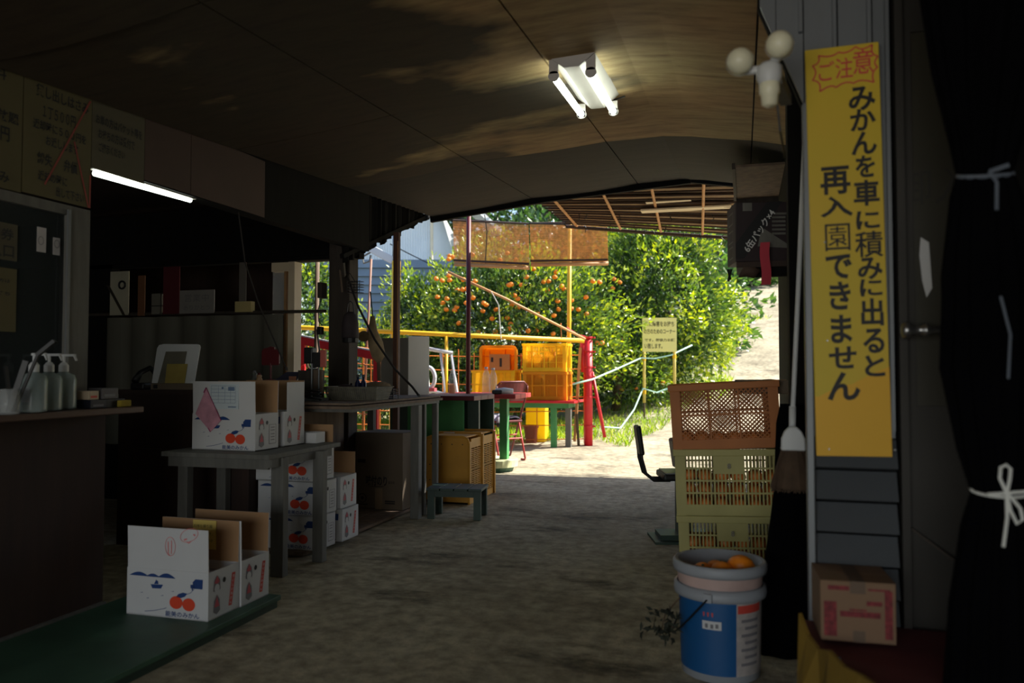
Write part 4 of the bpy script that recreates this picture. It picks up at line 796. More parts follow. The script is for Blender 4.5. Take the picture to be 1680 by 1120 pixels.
for i in range(3): MB(o_).b6(-2.98, -2.115, 7.44+i*.2, 7.44+i*.2+.196, .752, .798).build('plank', mat('worn_red_paint', (176, 52, 48), .5, .3, 8), t, bevel=.005)
MB(o_).b6(-2.355, -2.275, 7.68, 7.76, .12, .752).build('leg', M_lgreen, t); MB(o_).b6(-2.58, -2.50, 7.62, 7.70, .12, .752).build('leg', M_dgreen, t)
MB(o_).lathe([(.25, .05), (.255, .12), (.24, .125)], (-2.44, 7.75, 0), 28).build('base_disc', mat('pale_green_disc', (206, 208, 160), .6), t); MB(o_).lathe([(.2, 0), (.22, .05)], (-2.44, 7.75, 0), 20).build('base_rim', M_green, t)
def pet(name, lab, loc, h=.2, r=.03, liq=None):
    t = thing(name, lab, 'bottle', loc); MB().lathe([(r*.8, 0), (r, .006), (r, h*.3), (r*.93, h*.35), (r, h*.4), (r, h*.62), (r*.8, h*.75), (r*.4, h*.9), (r*.4, h*.95)], n=16).build('bottle_body', M_clear, t, smooth=True)
    MB().lathe([(r*.45, h*.93), (r*.45, h)], n=12).build('cap', M_wplastic, t)
    if liq: MB().lathe([(r*.78, .003), (r*.95, .008), (r*.95, liq*h), (0, liq*h)], n=16, cap=False).build('drink', mat('orange_drink', (236, 160, 60), .3, .05, trans=.4), t)
pet('drink_bottle', 'clear bottle with orange drink on the red table beside the folded white panel', (-2.86, 7.60, .80), .24, .036, .35); pet('water_bottle', 'empty clear bottle on the red table, left of the two together', (-2.50, 7.62, .80), .27, .04); pet('water_bottle', 'empty clear bottle on the red table, right of the two by the newspaper', (-2.42, 7.60, .80), .26, .04)
t = thing('folded_newspaper', 'folded black and white paper bundle lying on the red table', 'newspaper', (-2.31, 7.62, .80), .2); MB().tube([(-.09, 0, .028), (0, 0, .032), (.09, 0, .026)], [.026, .034, .026], 10).build('roll', M_wplastic, t, smooth=True); MB().b6(-.12, -.02, -.05, .05, .0, .04).build('dark_fold', M_blk, t, bevel=.01)
# folding chair
t = thing('folding_chair', 'dark red folding chair beyond the red tables, its back to the right', 'chair', (-2.63, 8.63, .02), math.radians(-42)) # faces -x
W2 = .2
for s_ in (-1, 1):
    MB().tube([(.20, s_*W2, .84), (.195, s_*W2, .78), (-.17, s_*W2, .03), (-.2, s_*W2, .012)], .011, 8).build('front_leg', M_dred, t, smooth=True); MB().tube([(.06, s_*(W2-.03), .45), (.20, s_*(W2-.03), .03), (.19, s_*(W2-.03), .012), (.12, s_*(W2-.03), .012)], .011, 8).build('rear_leg', mat('chair_leg_red', (170, 52, 44), .5, .1), t, smooth=True)
MB().tube([(.20, -W2, .84), (.205, -W2*.75, .885), (.205, W2*.75, .885), (.20, W2, .84)], .011, 8).build('top_rail', M_dred, t, smooth=True)
V = []; mb = MB()
for i in range(9):
    y = -W2+.01+(2*W2-.02)*i/8; bx = .04*math.cos((i-4)/4*PI/2); zt = .875 if 0 < i < 8 else .84
    V += [(.195+bx, y, zt), (.14+bx, y, .67 if 0 < i < 8 else .69), (.203+bx, y, zt), (.148+bx, y, .67)]
mb.add(V, [(4*i, 4*i+1, 4*i+5, 4*i+4) for i in range(8)]+[(4*i+2, 4*i+6, 4*i+7, 4*i+3) for i in range(8)]+[(4*i, 4*i+4, 4*i+6, 4*i+2) for i in range(8)]+[(4*i+1, 4*i+3, 4*i+7, 4*i+5) for i in range(8)]); mb.build('backrest', M_dred, t, smooth=False)
MB().b6(-.22, .13, -W2+.02, W2-.02, .43, .455).build('seat', M_dred, t, bevel=.01); MB().tube([(-.03, -W2, .28), (-.03, W2, .28)], .008, 6).tube([(.13, -W2+.03, .25), (.13, W2-.03, .25)], .008, 6).build('stretcher', M_red, t)
t = thing('jacket', 'crumpled dark and white jacket lying on the red folding chair seat', 'jacket', (-2.68, 8.67, .478), math.radians(-42)); 
V, Fc = grid(lin(-.24, .18, 16), lin(-.17, .17, 12), lambda x, y: .05+.035*nb(x*9, y*9, 1)-.6*max(0, abs(y)-.10)-.5*max(0, abs(x+.02)-.15)); k = len(V)
mb = MB(); mb.add(V+[(x, y, z-.03) for x, y, z in V], Fc+[tuple(a+k for a in q[::-1]) for q in Fc]); mb.build('jacket_body', mat('dark_violet_cloth', (36, 32, 46), .9, .2, 3, col2=(170, 168, 178), thr=(.52, .56)), t, smooth=True); MB().tube([(.1, -.05, .05), (.18, -.12, .02), (.24, -.16, -.06)], [.03, .03, .02], 8).build('sleeve', MATS['dark_violet_cloth'], t, smooth=True)
# crate table beyond
t = thing('crate_table', 'low red topped green framed table carrying the bright yellow crates', 'table', (-2.6, 9.95, .07)); o_ = (-2.6, 9.95, .07)
for i in range(3): MB(o_).b6(-3.65, -2.02, 9.66+i*.2, 9.66+i*.2+.196, .622, .652).build('plank', M_red, t, bevel=.004)
MB(o_).b6(-3.6, -2.10, 9.70, 9.73, .56, .622).b6(-3.6, -2.10, 10.2, 10.23, .56, .622).b6(-2.13, -2.10, 9.73, 10.2, .56, .622).build('apron', M_lgreen, t)
for x, y in ((-2.30, 9.74), (-2.125, 9.80), (-3.5, 9.74), (-3.5, 10.2)): MB(o_).b6(x-.035, x+.035, y-.03, y+.03, .04, .56).build('leg', M_lgreen if x != -2.125 else M_graywood, t)
c_ = crate('yellow_crate', 'orange yellow crate at the bottom of the right stack on the low red table', (-2.42, 9.92, .652), .03, .58, .42, .36, M_ocr, 'net', plate=False, rib=.009)
crate('yellow_crate', 'bright yellow crate on top of the right stack on the low red table', (-2.425, 9.92, 1.013), .03, .58, .42, .36, M_ycr, 'slot', plate=False, rib=.009)
crate('yellow_crate', 'yellow crate at left on the low red table with water bottles before it', (-3.10, 9.90, .652), .05, .58, .42, .38, M_ycr, 'net', plate=False, rib=.009)
for (lx, lz, bz, nm) in ((-2.42, .652, .30, 'orange yellow crate'), (-2.425, 1.013, .24, 'top yellow crate')):
    for i in range(5):
        for j in range(2):
            t_ = thing('folded_card', '%s brown card pack, %s row, in the %s of the right stack' % (['leftmost', 'second', 'middle', 'fourth', 'rightmost'][i], ['front', 'rear'][j], ['lower', 'upper'][nm[0] == 't']+' yellow crate'), 'cardboard', (lx-.19+.095*i, 9.82+.15*j, lz+.012), .03, 'card packs inside the yellow crates'); MB().b6(-.04, .04, -.055, .055, 0, bz-.03*((i+j) % 3)).build('pack', mat('orange_card', (232, 142, 44), .8), t_)
# crate on its side with rounded opening
t = thing('tipped_crate', 'orange yellow crate on its side on the left yellow crate', 'crate', (-3.03, 9.78, 1.035), .2)
def rr2(w, h, r, n=5):
    return [(cx_+r*math.cos(a), cz_+r*math.sin(a)) for cx_, cz_, a0 in ((w-r, h-r, 0), (-w+r, h-r, PI/2)) for a in lin(a0, a0+PI/2, n)]
oo = [(.24, 0)]+rr2(.24, .315, .06)+[(-.24, 0)]; ii = [(.21, 0)]+rr2(.21, .285, .045)+[(-.21, 0)]; k = len(oo)
for (y0, y1, o1, i1, nm) in ((-.17, -.14, oo, ii, 'rim'), (-.14, .15, [(a*.94, b_*.95) for a, b_ in oo], [(a*.98, b_*.98) for a, b_ in ii], 'shell')):
    MB().add([(a, y, b_) for y in (y0, y1) for ring in (o1, i1) for a, b_ in ring], [(i, i+1, i+1+k, i+k) for i in range(k-1)]+[(i+2*k, i+3*k, i+1+3*k, i+1+2*k) for i in range(k-1)]+[(i, i+2*k, i+1+2*k, i+1) for i in range(k-1)]+[(i+k, i+1+k, i+1+3*k, i+3*k) for i in range(k-1)]).build(nm, M_ocr, t)
MB().add([(a*.94, .152, b_*.95) for a, b_ in oo]+[(a*.94, .16, b_*.95) for a, b_ in oo], [tuple(range(k)), tuple(range(2*k-1, k-1, -1))]).build('bottom_panel', M_ocr, t)
t = thing('brown_box', 'small brown box standing in the mouth of the tipped crate', 'box', (-2.99, 9.68, 1.037), .2); MB().b6(-.13, .13, -.06, .16, 0, .20).build('box_body', M_ocr2, t); MB().b6(-.11, -.08, -.062, -.06, .1, .16).b6(.0, .03, -.062, -.06, .04, .15).build('dark_print', M_dwood, t)
t = thing('plant_pot', 'terracotta pot on the ground under the low red table', 'pot', (-2.66, 9.98, .09)); MB().lathe([(.07, 0), (.09, .2), (.10, .2), (.10, .23), (.085, .23), (.07, .02)], n=18).build('pot_body', mat('terracotta', (164, 92, 66), .8), t)
t = thing('yellow_bin', 'small yellow box seen under the low red table above the pot', 'box', (-2.66, 10.30, .09)); MB().b6(-.13, .13, -.1, .1, 0, .5).b6(-.14, .14, -.11, .11, .5, .52).build('bin_body', M_ycr, t)
t = thing('white_trestle', 'white metal trestle frame behind the left yellow crate', 'frame', (-3.72, 9.3, .05)); o_ = Vector((0, 0, 0))
MB().tube([(-.2, 0, 1.27), (.22, .02, 1.20)], .025, 8).build('top_bar', M_wplastic, t, smooth=True)
for a, c in (((.20, .02, 1.2), (.40, .0, .0)), ((.06, .02, 1.2), (.18, .1, .0)), ((-.2, 0, 1.27), (-.3, 0, 0)), ((-.15, 0, 1.27), (-.05, .1, 0))): MB().tube([a, c], .018, 8).build('leg', M_wplastic, t, smooth=True)
MB().tube([(-.25, .0, .70), (-.02, .0, .72), (.30, .0, .64)], .02, 8).build('cross_bar', M_wplastic, t, smooth=True)
t = thing('white_hose', 'white coiled hose beside the white trestle frame', 'hose', (-3.68, 8.95, .82)); 
MB().tube([(.09*math.cos(a), 0, .12+.13*math.sin(a)) for a in lin(0, 2*PI, 22)], .025, 8, False).build('coil', M_wplastic, t, smooth=True); MB().b6(-.1, .1, -.04, .04, -.04, .0).build('holder', M_pinkp, t); MB().b6(-.03, .03, -.03, .03, -.8, -.04).build('stand', M_wplastic, t)
# fence, gate, posts
t = thing('yellow_rail', 'long yellow handrail running across in front of the orchard', 'rail', (-3.5, 9.4, .1)); o_ = (-3.5, 9.4, .1)
MB(o_).tube([(-6.2, 8.55, 1.59), (-5.39, 8.83, 1.573), (-4.13, 9.2, 1.511), (-1.93, 9.86, 1.405)], .03, 10).build('rail_tube', M_yel, t, smooth=True)
for x, y in ((-5.8, 8.69), (-3.6, 9.36)): MB(o_).tube([(x, y, .05), (x, y, 1.5)], .022, 8).build('support', M_yel, t, smooth=True)
t = thing('wire_fence', 'orange square wire mesh fence below the yellow rail', 'fence', (-3.5, 9.6, .1)); o_ = (-3.5, 9.6, .1); A, B = Vector((-4.9, 9.25, 0)), Vector((-1.98, 10.08, 0)); mb = MB(o_); mb2 = MB(o_)
for k in range(16): p = A.lerp(B, k/15); mb.tube([p+Vector((0, 0, .1)), p+Vector((0, 0, 1.28+.03*math.sin(k*2.1)))], .007, 5)
for k in range(7): z = .14+.18*k; mb2.tube([A+Vector((0, 0, z+.02)), A.lerp(B, .5)+Vector((0, 0, z-.01)), B+Vector((0, 0, z+.01))], .006, 5)
mb.build('upright_wire', M_owire, t, kind='stuff'); mb2.build('cross_wire', M_owire, t, kind='stuff'); MB(o_).bar((-2.0, 9.95, 1.32), (-2.10, 10.05, .12), .035, .02).build('leaning_stake', M_bamb, t)
t = thing('red_post', 'bright red pipe post with a slanting red stay at the fence end', 'post', (-1.91, 10.0, .06))
MB().tube([(0, 0, 0), (0, 0, 1.36)], .055, 14).build('pipe', M_red, t, smooth=True); MB().tube([(-.07, 0, 1.40), (-.05, 0, .95)], .04, 10).build('side_pipe', M_red, t, smooth=True)
MB().tube([(.05, 0, .95), (.20, .06, .12)], .022, 8).build('stay', M_red, t, smooth=True)
for z in (1.38, 1.2, 1.0, .88, .62, .25): MB().lathe([(.06, 0), (.062, .012), (.06, .024)], (0, 0, z), 12).b6(.05, .09, -.015, .015, z, z+.02).build('clamp', M_red, t)
MB().tube([(-.13, 0, 1.42), (.04, 0, 1.37)], .018, 8).tube([(-.13, 0, 1.42), (-.28, 0, 1.52)], .014, 8).build('arm', M_red, t)
t = thing('short_stake', 'short brown stake in the ground beside the red post', 'stake', (-2.02, 9.93, .06)); MB().bar((0, 0, 0), (-.03, 0, .42), .03, .03).build('stake', M_bark, t)
t = thing('yellow_pole', 'slim yellow pole rising behind the yellow crates', 'pole', (-2.20, 10.12, .07)); MB().tube([(0, 0, 0), (.03, 0, 3.0)], .028, 10).build('shaft', M_yel, t, smooth=True); MB().lathe([(.036, 0), (.036, .02)], (.016, 0, 1.33), 10).build('collar', M_yel, t)
t = thing('yellow_post', 'thick yellow post with grey upper part and a floodlight at left of the orchard', 'post', (-4.25, 9.20, .04)); MB().tube([(0, 0, 0), (.03, 0, 2.38)], .055, 12).build('shaft', M_yel, t, smooth=True); MB().tube([(.03, 0, 2.38), (.03, 0, 2.75)], .05, 12).build('grey_top', M_metal, t, smooth=True)
MB().bar((.0, -.02, 2.38), (-.33, -.05, 2.56), .03, .10).build('floodlight', M_wplastic, t, bevel=.01); MB().tube([(-.3, -.05, 2.5), (-.42, -.05, 2.44), (-.4, -.05, 2.36), (-.32, -.05, 2.38), (-.3, -.05, 2.46)], .012, 6).build('cable', M_graywood, t)
t = thing('rusty_pole', 'thin rusty pole left of the thick yellow post', 'pole', at(598, 640, 9.2)); MB(at(598, 640, 9.2)).tube([at(596, 690, 9.2), at(609, 425, 9.2)], .014, 8).build('shaft', mat('rusty_pipe', (150, 104, 84), .6), t, smooth=True); MB(at(598, 640, 9.2)).tube([at(597, 600, 9.2), at(598, 596, 9.2)], .018, 8).build('collar', M_metal, t)
q0 = Vector((*at(517, 600, 7.2).xy, 0)); t = thing('grey_pole', 'thin grey brown pole between the door frame and the timber post', 'pole', q0); MB().tube([(0, 0, 0), at(521, 425, 7.2)-q0], .02, 8).build('shaft', M_ply, t, smooth=True); MB().tube([at(520, 540, 7.15)-q0, at(524, 575, 7.15)-q0, at(519, 590, 7.15)-q0], .008, 6).build('cable', M_blk, t)
q0 = at(550, 640, 8.3); q0.z = .02; t = thing('red_gate', 'red framed gate with orange wire grid beyond the timber post', 'gate', q0)
g0, g1 = at(478, 550, 8.3), at(620, 580, 8.1)
MB(q0).bar(g0+Vector((0, 0, -.03)), g1+Vector((0, 0, -.03)), .03, .08).build('top_rail', M_red, t); MB(q0).bar(g0+Vector((0, 0, .02)), g1+Vector((0, 0, .02)), .032, .015).build('cap_strip', M_wplastic, t)
for f_, ww in ((.02, .05), (.13, .07), (.98, .05), (.55, .02)): p = g0.lerp(g1, f_); MB(q0).b6(p.x-ww/2, p.x+ww/2, p.y-.015, p.y+.015, .03, p.z-.04).build('upright', M_red, t)
MB(q0).bar(at(484, 600, 8.2), at(505, 588, 8.2), .03, .07).build('lower_rail', M_red, t)
mb = MB(q0); mb2 = MB(q0)
for k in range(12): p = g0.lerp(g1, k/11); mb.tube([(p.x, p.y+.03, .1), (p.x, p.y+.03, p.z-.05)], .006, 5)
for k in range(8): mb2.tube([(g0.x, g0.y+.03, 1.35-.17*k), (g1.x, g1.y+.03, 1.25-.17*k)], .006, 5)
mb.build('grid_wire', M_owire, t, kind='stuff'); mb2.build('cross_wire', M_owire, t, kind='stuff')
q0 = at(735, 470, 9.6); t = thing('bamboo_diagonal', 'orange brown bamboo pole slanting down across the fruit tree to the red post', 'pole', q0); MB(q0).tube([at(735, 446, 9.3), at(830, 490, 9.5), at(960, 556, 9.85)], .016, 8).build('cane', M_bamb, t, smooth=True); MB(q0).tube([at(806, 478, 9.4), at(818, 500, 9.4), at(822, 555, 9.4)], .006, 5).build('string', M_twine, t); MB(q0).tube([at(920, 530, 9.75), at(921, 555, 9.75)], .006, 5).build('tie', M_owire, t)
# blinds hung from a wire
q0 = at(870, 360, 9.2); t = thing('wire_line', 'thin black wire line that the reed blinds hang from', 'wire', q0)
MB(q0).tube([at(700, 352, 9.2), at(790, 362, 9.2), at(868, 366, 9.2), at(930, 368, 9.2), at(975, 362, 9.2), at(1000, 352, 9.0)], .008, 5).build('wire', M_blk, t); MB(q0).tube([at(795, 352, 9.0), at(799, 380, 9.0), at(796, 440, 9.0)], .006, 5).build('cord', M_blk, t)
def blind(lab, x0, y0, x1, y1, sag, D):
    q0 = at((x0+x1)/2, y1, D); t = thing('reed_blind', lab, 'blind', q0, 0, 'reed blinds hung over the orchard fence'); mb = MB(q0); N = 52
    P0, P1 = at(x0, y0, D), at(x1, y0+sag, D); Q0, Q1 = at(x0+2, y1, D), at(x1+2, y1+sag, D)
    for k in range(N): f_ = k/(N-1); j = Vector((0, 0, random.uniform(-.001, .001))); mb.bar(P0.lerp(Q0, f_)+j, P1.lerp(Q1, f_)-j, .005, .0062)
    mb.build('reed', M_reed, t, kind='stuff'); mb = MB(q0)
    for k in range(6): f_ = .08+.168*k; mb.bar(P0.lerp(P1, f_)+Vector((0, -.008, 0)), Q0.lerp(Q1, f_)+Vector((0, -.006, 0)), .003, .002)
    mb.build('binding_thread', M_bamb, t, kind='stuff'); MB(q0).tube([Q0, Q1], .024, 10).build('bottom_roll', M_bamb, t, smooth=True); MB(q0).tube([P0, P1], .012, 8).build('head_rail', M_dslat, t)
    MB(q0).bar(Q0+Vector((0, -.03, .04)), Q1+Vector((0, -.03, .04)), .012, .025).build('hem_slat', M_dslat, t)
blind('left reed blind hanging over the fruit tree, behind the red pole', 743, 361, 867, 433, 6, 9.0); blind('right reed blind hanging over the fruit tree, crossed by the yellow pole', 869, 366, 996, 434, -2, 9.25)
# ================================================================ awning beyond the ceiling
t = thing('awning', 'slatted bamboo lean-to roof beyond the plywood ceiling', 'roof', (-.3, 7.7, 2.6)); o_ = (-.3, 7.7, 2.6); X0, X1 = -1.95, 3.6
def aw(x, f_): return Vector((x, 6.62+2.25*f_, 2.70+(-.045 + .0)*0 + f_*((-.16-.115*(x+.3))) ))
for k in range(17):
    f0, f1 = k/17+.005, (k+1)/17-.009; up = .03 if k % 2 else 0; mb = MB(o_)
    
    for xa, xb in ((X0, .8), (.8, X1)): c = [aw(xa, f0), aw(xb, f0), aw(xb, f1), aw(xa, f1)]; mb.add([v+Vector((0, 0, up)) for v in c]+[v+Vector((0, 0, up+.012)) for v in c], [(0, 3, 2, 1), (4, 5, 6, 7), (0, 1, 5, 4), (2, 3, 7, 6)]+([(3, 0, 4, 7)] if xa == X0 else [(1, 2, 6, 5)]))
    mb.build('slat', M_slat, t)
mb = MB(o_); xs_ = lin(X0, X1, 8); fs_ = lin(0, 1, 8)
V = [aw(x, f_)+Vector((0, 0, .06)) for f_ in fs_ for x in xs_]; q_ = [(j*9+i, j*9+i+1, j*9+i+10, j*9+i+9) for j in range(8) for i in range(8)]
mb.add(V+[v+Vector((0, 0, .01)) for v in V], [q[::-1] for q in q_]+[tuple(a+81 for a in q) for q in q_]); mb.build('roof_sheet', M_ply, t)
for k in range(17): f_ = .03+.059*k; MB(o_).tube([aw(X0, f_)+Vector((0, 0, -.014)), aw(.5, f_)+Vector((0, 0, -.02)), aw(X1, f_)+Vector((0, 0, -.014))], .010, 6).build('cross_cane', M_dslat, t)
for x in (-1.7, -1.2, -.75, -.3, .2, .8): MB(o_).tube([aw(x, .02)+Vector((0, 0, -.03)), aw(x-.12, 1.0)+Vector((0, 0, -.03))], .014, 8).build('rafter_pole', M_bamb, t)
MB(o_).tube([aw(X0, 1)+Vector((0, .02, -.04)), aw(-1.0, 1)+Vector((0, .02, -.05)), aw(X1, 1)+Vector((0, .02, -.04))], .020, 8).build('eave_pole', M_dslat, t)
mb = MB(o_)
for k in range(26): x = -1.9+.085*k; p = aw(x, random.choice([1, 1, .8, .65, .9])); mb.tube([p+Vector((0, 0, -.02)), p+Vector((random.uniform(-.02, .02), 0, -.05)), p+Vector((random.uniform(-.03, .03), -.01, random.uniform(-.1, -.06)))], .005, 5)
mb.build('tie_wire', M_blk, t, kind='stuff')
MB(o_).poly([(0, 0), (.42, .0), (.42, .06), (0, .08)], aw(-.88, .40)+Vector((0, 0, -.03)), (1, 0, 0), (0, 1, 0), .006).b6(-.95, -.1, 7.7, 7.83, 2.585, 2.60).build('pale_board', M_cream, t)
t = thing('grey_soffit_board', 'grey board under the roof corner above the hanging carton', 'board', (.1, 5.6, 2.33)); MB((.1, 5.6, 2.33)).b6(-.04, .26, 5.2, 6.2, 2.33, 2.345).build('board', M_ply, t); MB((.1, 5.6, 2.33)).b6(-.06, -.04, 5.2, 6.2, 2.32, 2.36).b6(-.04, .26, 6.18, 6.2, 2.28, 2.33).build('edge_trim', M_dpost, t)
# ================================================================ right side of the aisle
TL = math.radians(-2.6)
def stk(i): return Vector((-.063-.0145*i+.0, 4.12, .03+.318*i))
rz_ = .06
labs = ['cream slatted harvest crate of mandarins, bottom of the stack at right', 'cream slatted harvest crate with label plate, middle of the stack at right', 'brown orange lattice harvest crate on top of the stack at right']
for i in range(3):
    W_ = .52
    cr = crate('harvest_crate', labs[i], stk(i), rz_, W_, .37, .318, M_ccr if i < 2 else M_ocr2, 'slot' if i < 2 else 'net', 'harvest crates stacked at right', rot=(0, TL*(.6 if i < 2 else 1.25), rz_), plate=i < 2)
    if i < 2: # faint number on the plate
        pl = [c for c in cr.children if c.name.startswith('label_plate')][0]; mb = MB(); mb.text('8', .035, (0, -.1975, .24)); mb.build('number_print', M_grayp, pl)
    bx = stk(i)
    for a in range(6):
        for b_ in range(2):
            for c in range(3 if i < 2 else 1):
                p = Vector((-.195+.078*a, -.135+.075*b_+.01*(c % 2), .048+.068*c)); p = Matrix.Rotation(rz_, 3, 'Z') @ p + bx
                mandarin(p, 'mandarin inside the %s crate at right, %s layer, %s row, %s' % (['bottom cream', 'middle cream', 'top orange'][i], ['lowest', 'middle', 'upper'][c], ['front', 'second'][b_], ['first from left', 'second from left', 'third from left', 'third from right', 'second from right', 'first from right'][a]), 'mandarins in the harvest crates', s=1.05)
t = thing('folded_carton', 'flat brown carton lying in the top crate at right', 'box', (.05, 4.15, .93), rz_); MB().b6(-.09, .15, -.13, .1, 0, .065).build('box_body', M_cardd, t, bevel=.003); MB().b6(-.09, .15, -.02, -.018, .065, .067).build('seam_tape', M_card, t)
# bucket
M_pail = mat('worn_white_pail', (160, 164, 170), .5, .08, 4)
t = thing('plastic_bucket', 'white plastic pail with blue label and mandarins in it, right foreground', 'bucket', (-.088, 2.885, .002), .25)
MB().lathe([(.125, 0), (.132, .004), (.140, .30), (.148, .385), (.142, .385), (.134, .30), (.122, .02), (0, .012)], n=40, cap=False).build('pail_body', M_pail, t, smooth=True)
MB().lathe([(.147, .352), (.157, .350), (.160, .362), (.160, .378), (.155, .386), (.147, .387), (.146, .38)], n=40, cap=False).build('rim', M_pail, t, smooth=True)
MB().lathe([(.141, .270), (.155, .272), (.158, .284), (.156, .306), (.146, .31)], n=40, cap=False).build('rim_ring', M_pail, t, smooth=True)
MB().lathe([(.1425, .311), (.1465, .349)], n=40, cap=False).build('pinkish_band', mat('pinkish_band', (196, 168, 160), .5), t, smooth=True)
def arc(r0, r1, z0, z1, a0, a1, k=18):
    V = [(r0*math.cos(a), r0*math.sin(a), z0) for a in lin(a0, a1, k)]+[(r1*math.cos(a), r1*math.sin(a), z1) for a in lin(a0, a1, k)]
    return MB().add(V, [(i, i+1, i+k+2, i+k+1) for i in range(k)])
FR = -PI/2-.25
lb = arc(.1338, .1402, .028, .268, FR-1.45, FR+.42).build('blue_label', M_blue, t, smooth=True); arc(.1340, .1404, .028, .268, FR+.42, FR+1.6).build('white_label', mat('grey_white_label', (176, 168, 164), .6, .2, 30), t, smooth=True)
mb = MB(); q = arc(.1402, .1406, .235, .262, FR+.45, FR+1.2); mb.add(q.v, q.f); q = arc(.1388, .1392, .222, .236, FR-.42, FR-.1); mb.add(q.v, q.f); mb.build('red_print', M_redp, lb)
mb = MB(); q = arc(.1385, .1388, .180, .208, FR-.40, FR+.06); mb.add(q.v, q.f); mb.build('pale_print', M_white, lb)
mb = MB()
for k in range(7): q = arc(.1388-.0006*k, .139-.0006*k, .205-.024*k, .215-.024*k, FR+.55+.1*(k % 2), FR+1.1); mb.add(q.v, q.f)
for a, z in ((-.33, .185), (-.2, .184), (-.08, .186)): q = arc(.1388, .1391, z, z+.014, FR+a, FR+a+.07, 3); mb.add(q.v, q.f)
mb.build('grey_print', M_grayp, lb)
MB().box((.152*math.cos(FR-.22), .152*math.sin(FR-.22), .288), (.028, .03, .03), FR-.22).build('handle_lug', M_pail, t, bevel=.003)
MB().tube([(.165*math.cos(FR-.22+a), .165*math.sin(FR-.22+a), .285+.16*math.sin(a*PI/2.6)) for a in lin(0, -2.6, 14)], .0035, 6).build('wire_handle', M_blk, t)
for i, (x, y, z, s_, lab) in enumerate([(-.055, -.045, .350, .95, 'mandarin in the bucket, left one'), (.012, -.035, .352, 1.1, 'mandarin in the bucket, middle one'), (.072, .005, .362, 1.3, 'large mandarin in the bucket, right one'), (-.01, .05, .335, 1.1, 'mandarin at the back of the bucket')]):
    p = Matrix.Rotation(0, 3, 'Z') @ Vector((x, y, z))+Vector((-.088, 2.885, 0)); o = mandarin(p, lab, 'mandarins in the bucket', _mk2, s_)
    g_ = MB().lathe([(.006, 0), (.004, .003), (0, .004)], (0, 0, .030), 6, False).build('calyx', M_green, o)
o = thing('bucket_filling', 'pale paper packing under the mandarins in the bucket', 'packing', (-.088, 2.885, .292)); MB().lathe([(.134, 0), (.12, .03), (.06, .035), (0, .04)], n=20, cap=False).build('crumpled_paper', M_inner, o)
p0 = Vector((-.27, 2.80, .0)); P = np.array(p0)+np.array([[random.gauss(0, .035), random.gauss(0, .03), .13+random.random()*.10] for _ in range(70)]); 
t = thing('leafy_twig', 'wilted dark leafy twig hanging on the left of the bucket', 'twig', (-.27, 2.82, .1)); scatter_leaves('twig_leaves', P, rng.normal(size=(70, 3))+np.array([0, 0, -.6]), .035, .014, mat('withered_leaf', (44, 48, 36), .8), t, np.zeros(70), None, o=(-.27, 2.82, .1)); MB().tube([(.05, .0, .16), (0, 0, .1), (-.02, 0, .02)], .003, 5).build('stem', M_bark, t)
# pedestal seat
t = thing('pedestal_seat', 'black tube backed seat on a dark green pedestal behind the crate stack', 'seat', (-.375, 5.02, .0), .28)
MB().b6(-.135, .16, -.14, .14, .375, .415).build('seat_pad', M_blk, t, bevel=.012); MB().b6(-.12, .14, -.125, .125, .415, .422).build('seat_cover', mat('grey_vinyl', (150, 152, 150), .35), t, bevel=.003)
MB().b6(-.035, .06, -.045, .045, .03, .375).build('pedestal', M_dgreen, t, bevel=.004); MB().b6(-.19, .19, -.15, .15, .0, .015).b6(-.15, .16, -.1, .1, .015, .045).build('base_plate', M_dgreen, t)
for s_, (bx, tp) in ((-1, (-.22, .70)), (1, (.0, .62))):
    for y in (-.05, .05): MB().tube([(bx+.14, y, .37), (bx+.04, y, .37), (bx-.01, y, .41), (bx-.035, y, .50), (bx-.05, y, tp)], .011, 8).build('back_tube', M_blk, t, smooth=True)
    MB().add(*(lambda q: (q.v, q.f))(MB().bar((bx-.03, 0, tp-.18), (bx-.055, 0, tp), .14, .03, (1, 0, 0)))).build('backrest', M_blk, t, bevel=.012)
# carton hanging on shelf + ribbon + beam
t = thing('beer_carton', 'dark printed drink carton high on the ledge at right, six pack lettering across its front', 'box', (.068, 4.16, 1.575), .2)
MB().b6(-.125, .145, -.11, .11, 0, .295).build('box_body', mat('black_maroon_carton', (40, 26, 30), .6, .2, 4), t, bevel=.004)
o_, r_, u_ = (0, -.1115, 0), (1, 0, 0), (0, 0, 1)
MB().poly([(-.125, .015), (-.085, .015), (.10, .295), (.03, .295), (-.125, .09)], o_, r_, u_).build('diagonal_band', mat('black_band', (14, 14, 18), .6), t)
mb = MB(); d_ = Vector((.55, 0, .82)).normalized(); e_ = Vector((-d_.z, 0, d_.x)); mb.fit('6缶パック×4', .235, .042, (-.012, -.1125, .152), d_, e_, .02); mb.build('white_lettering', M_white, t)
mb = MB(); mb.poly([(-.02, .075), (.13, .065), (.13, .08), (.0, .17)], o_, r_, u_); mb.poly([(.06, .24), (.14, .24), (.14, .10), (.13, .10), (.13, .23), (.06, .23)], o_, r_, u_)
for k in range(5): mb.poly([(.05, .222-.02*k), (.115, .222-.02*k), (.115, .212-.02*k), (.05, .212-.02*k)], o_, r_, u_)
mb.poly([(-.09, .29), (-.045, .29), (-.045, .25), (-.09, .25)], o_, r_, u_); mb.build('grey_print', M_graywood, t)
mb = MB()
for z0 in (.03, .11, .2): mb.strip([(-.06, z0), (-.06, z0+.055), (.04, z0+.055), (.04, z0), (-.06, z0)], .008, (-.1255, 0, 0), (0, -1, 0), (0, 0, 1))
mb.build('side_print', M_graywood, t)
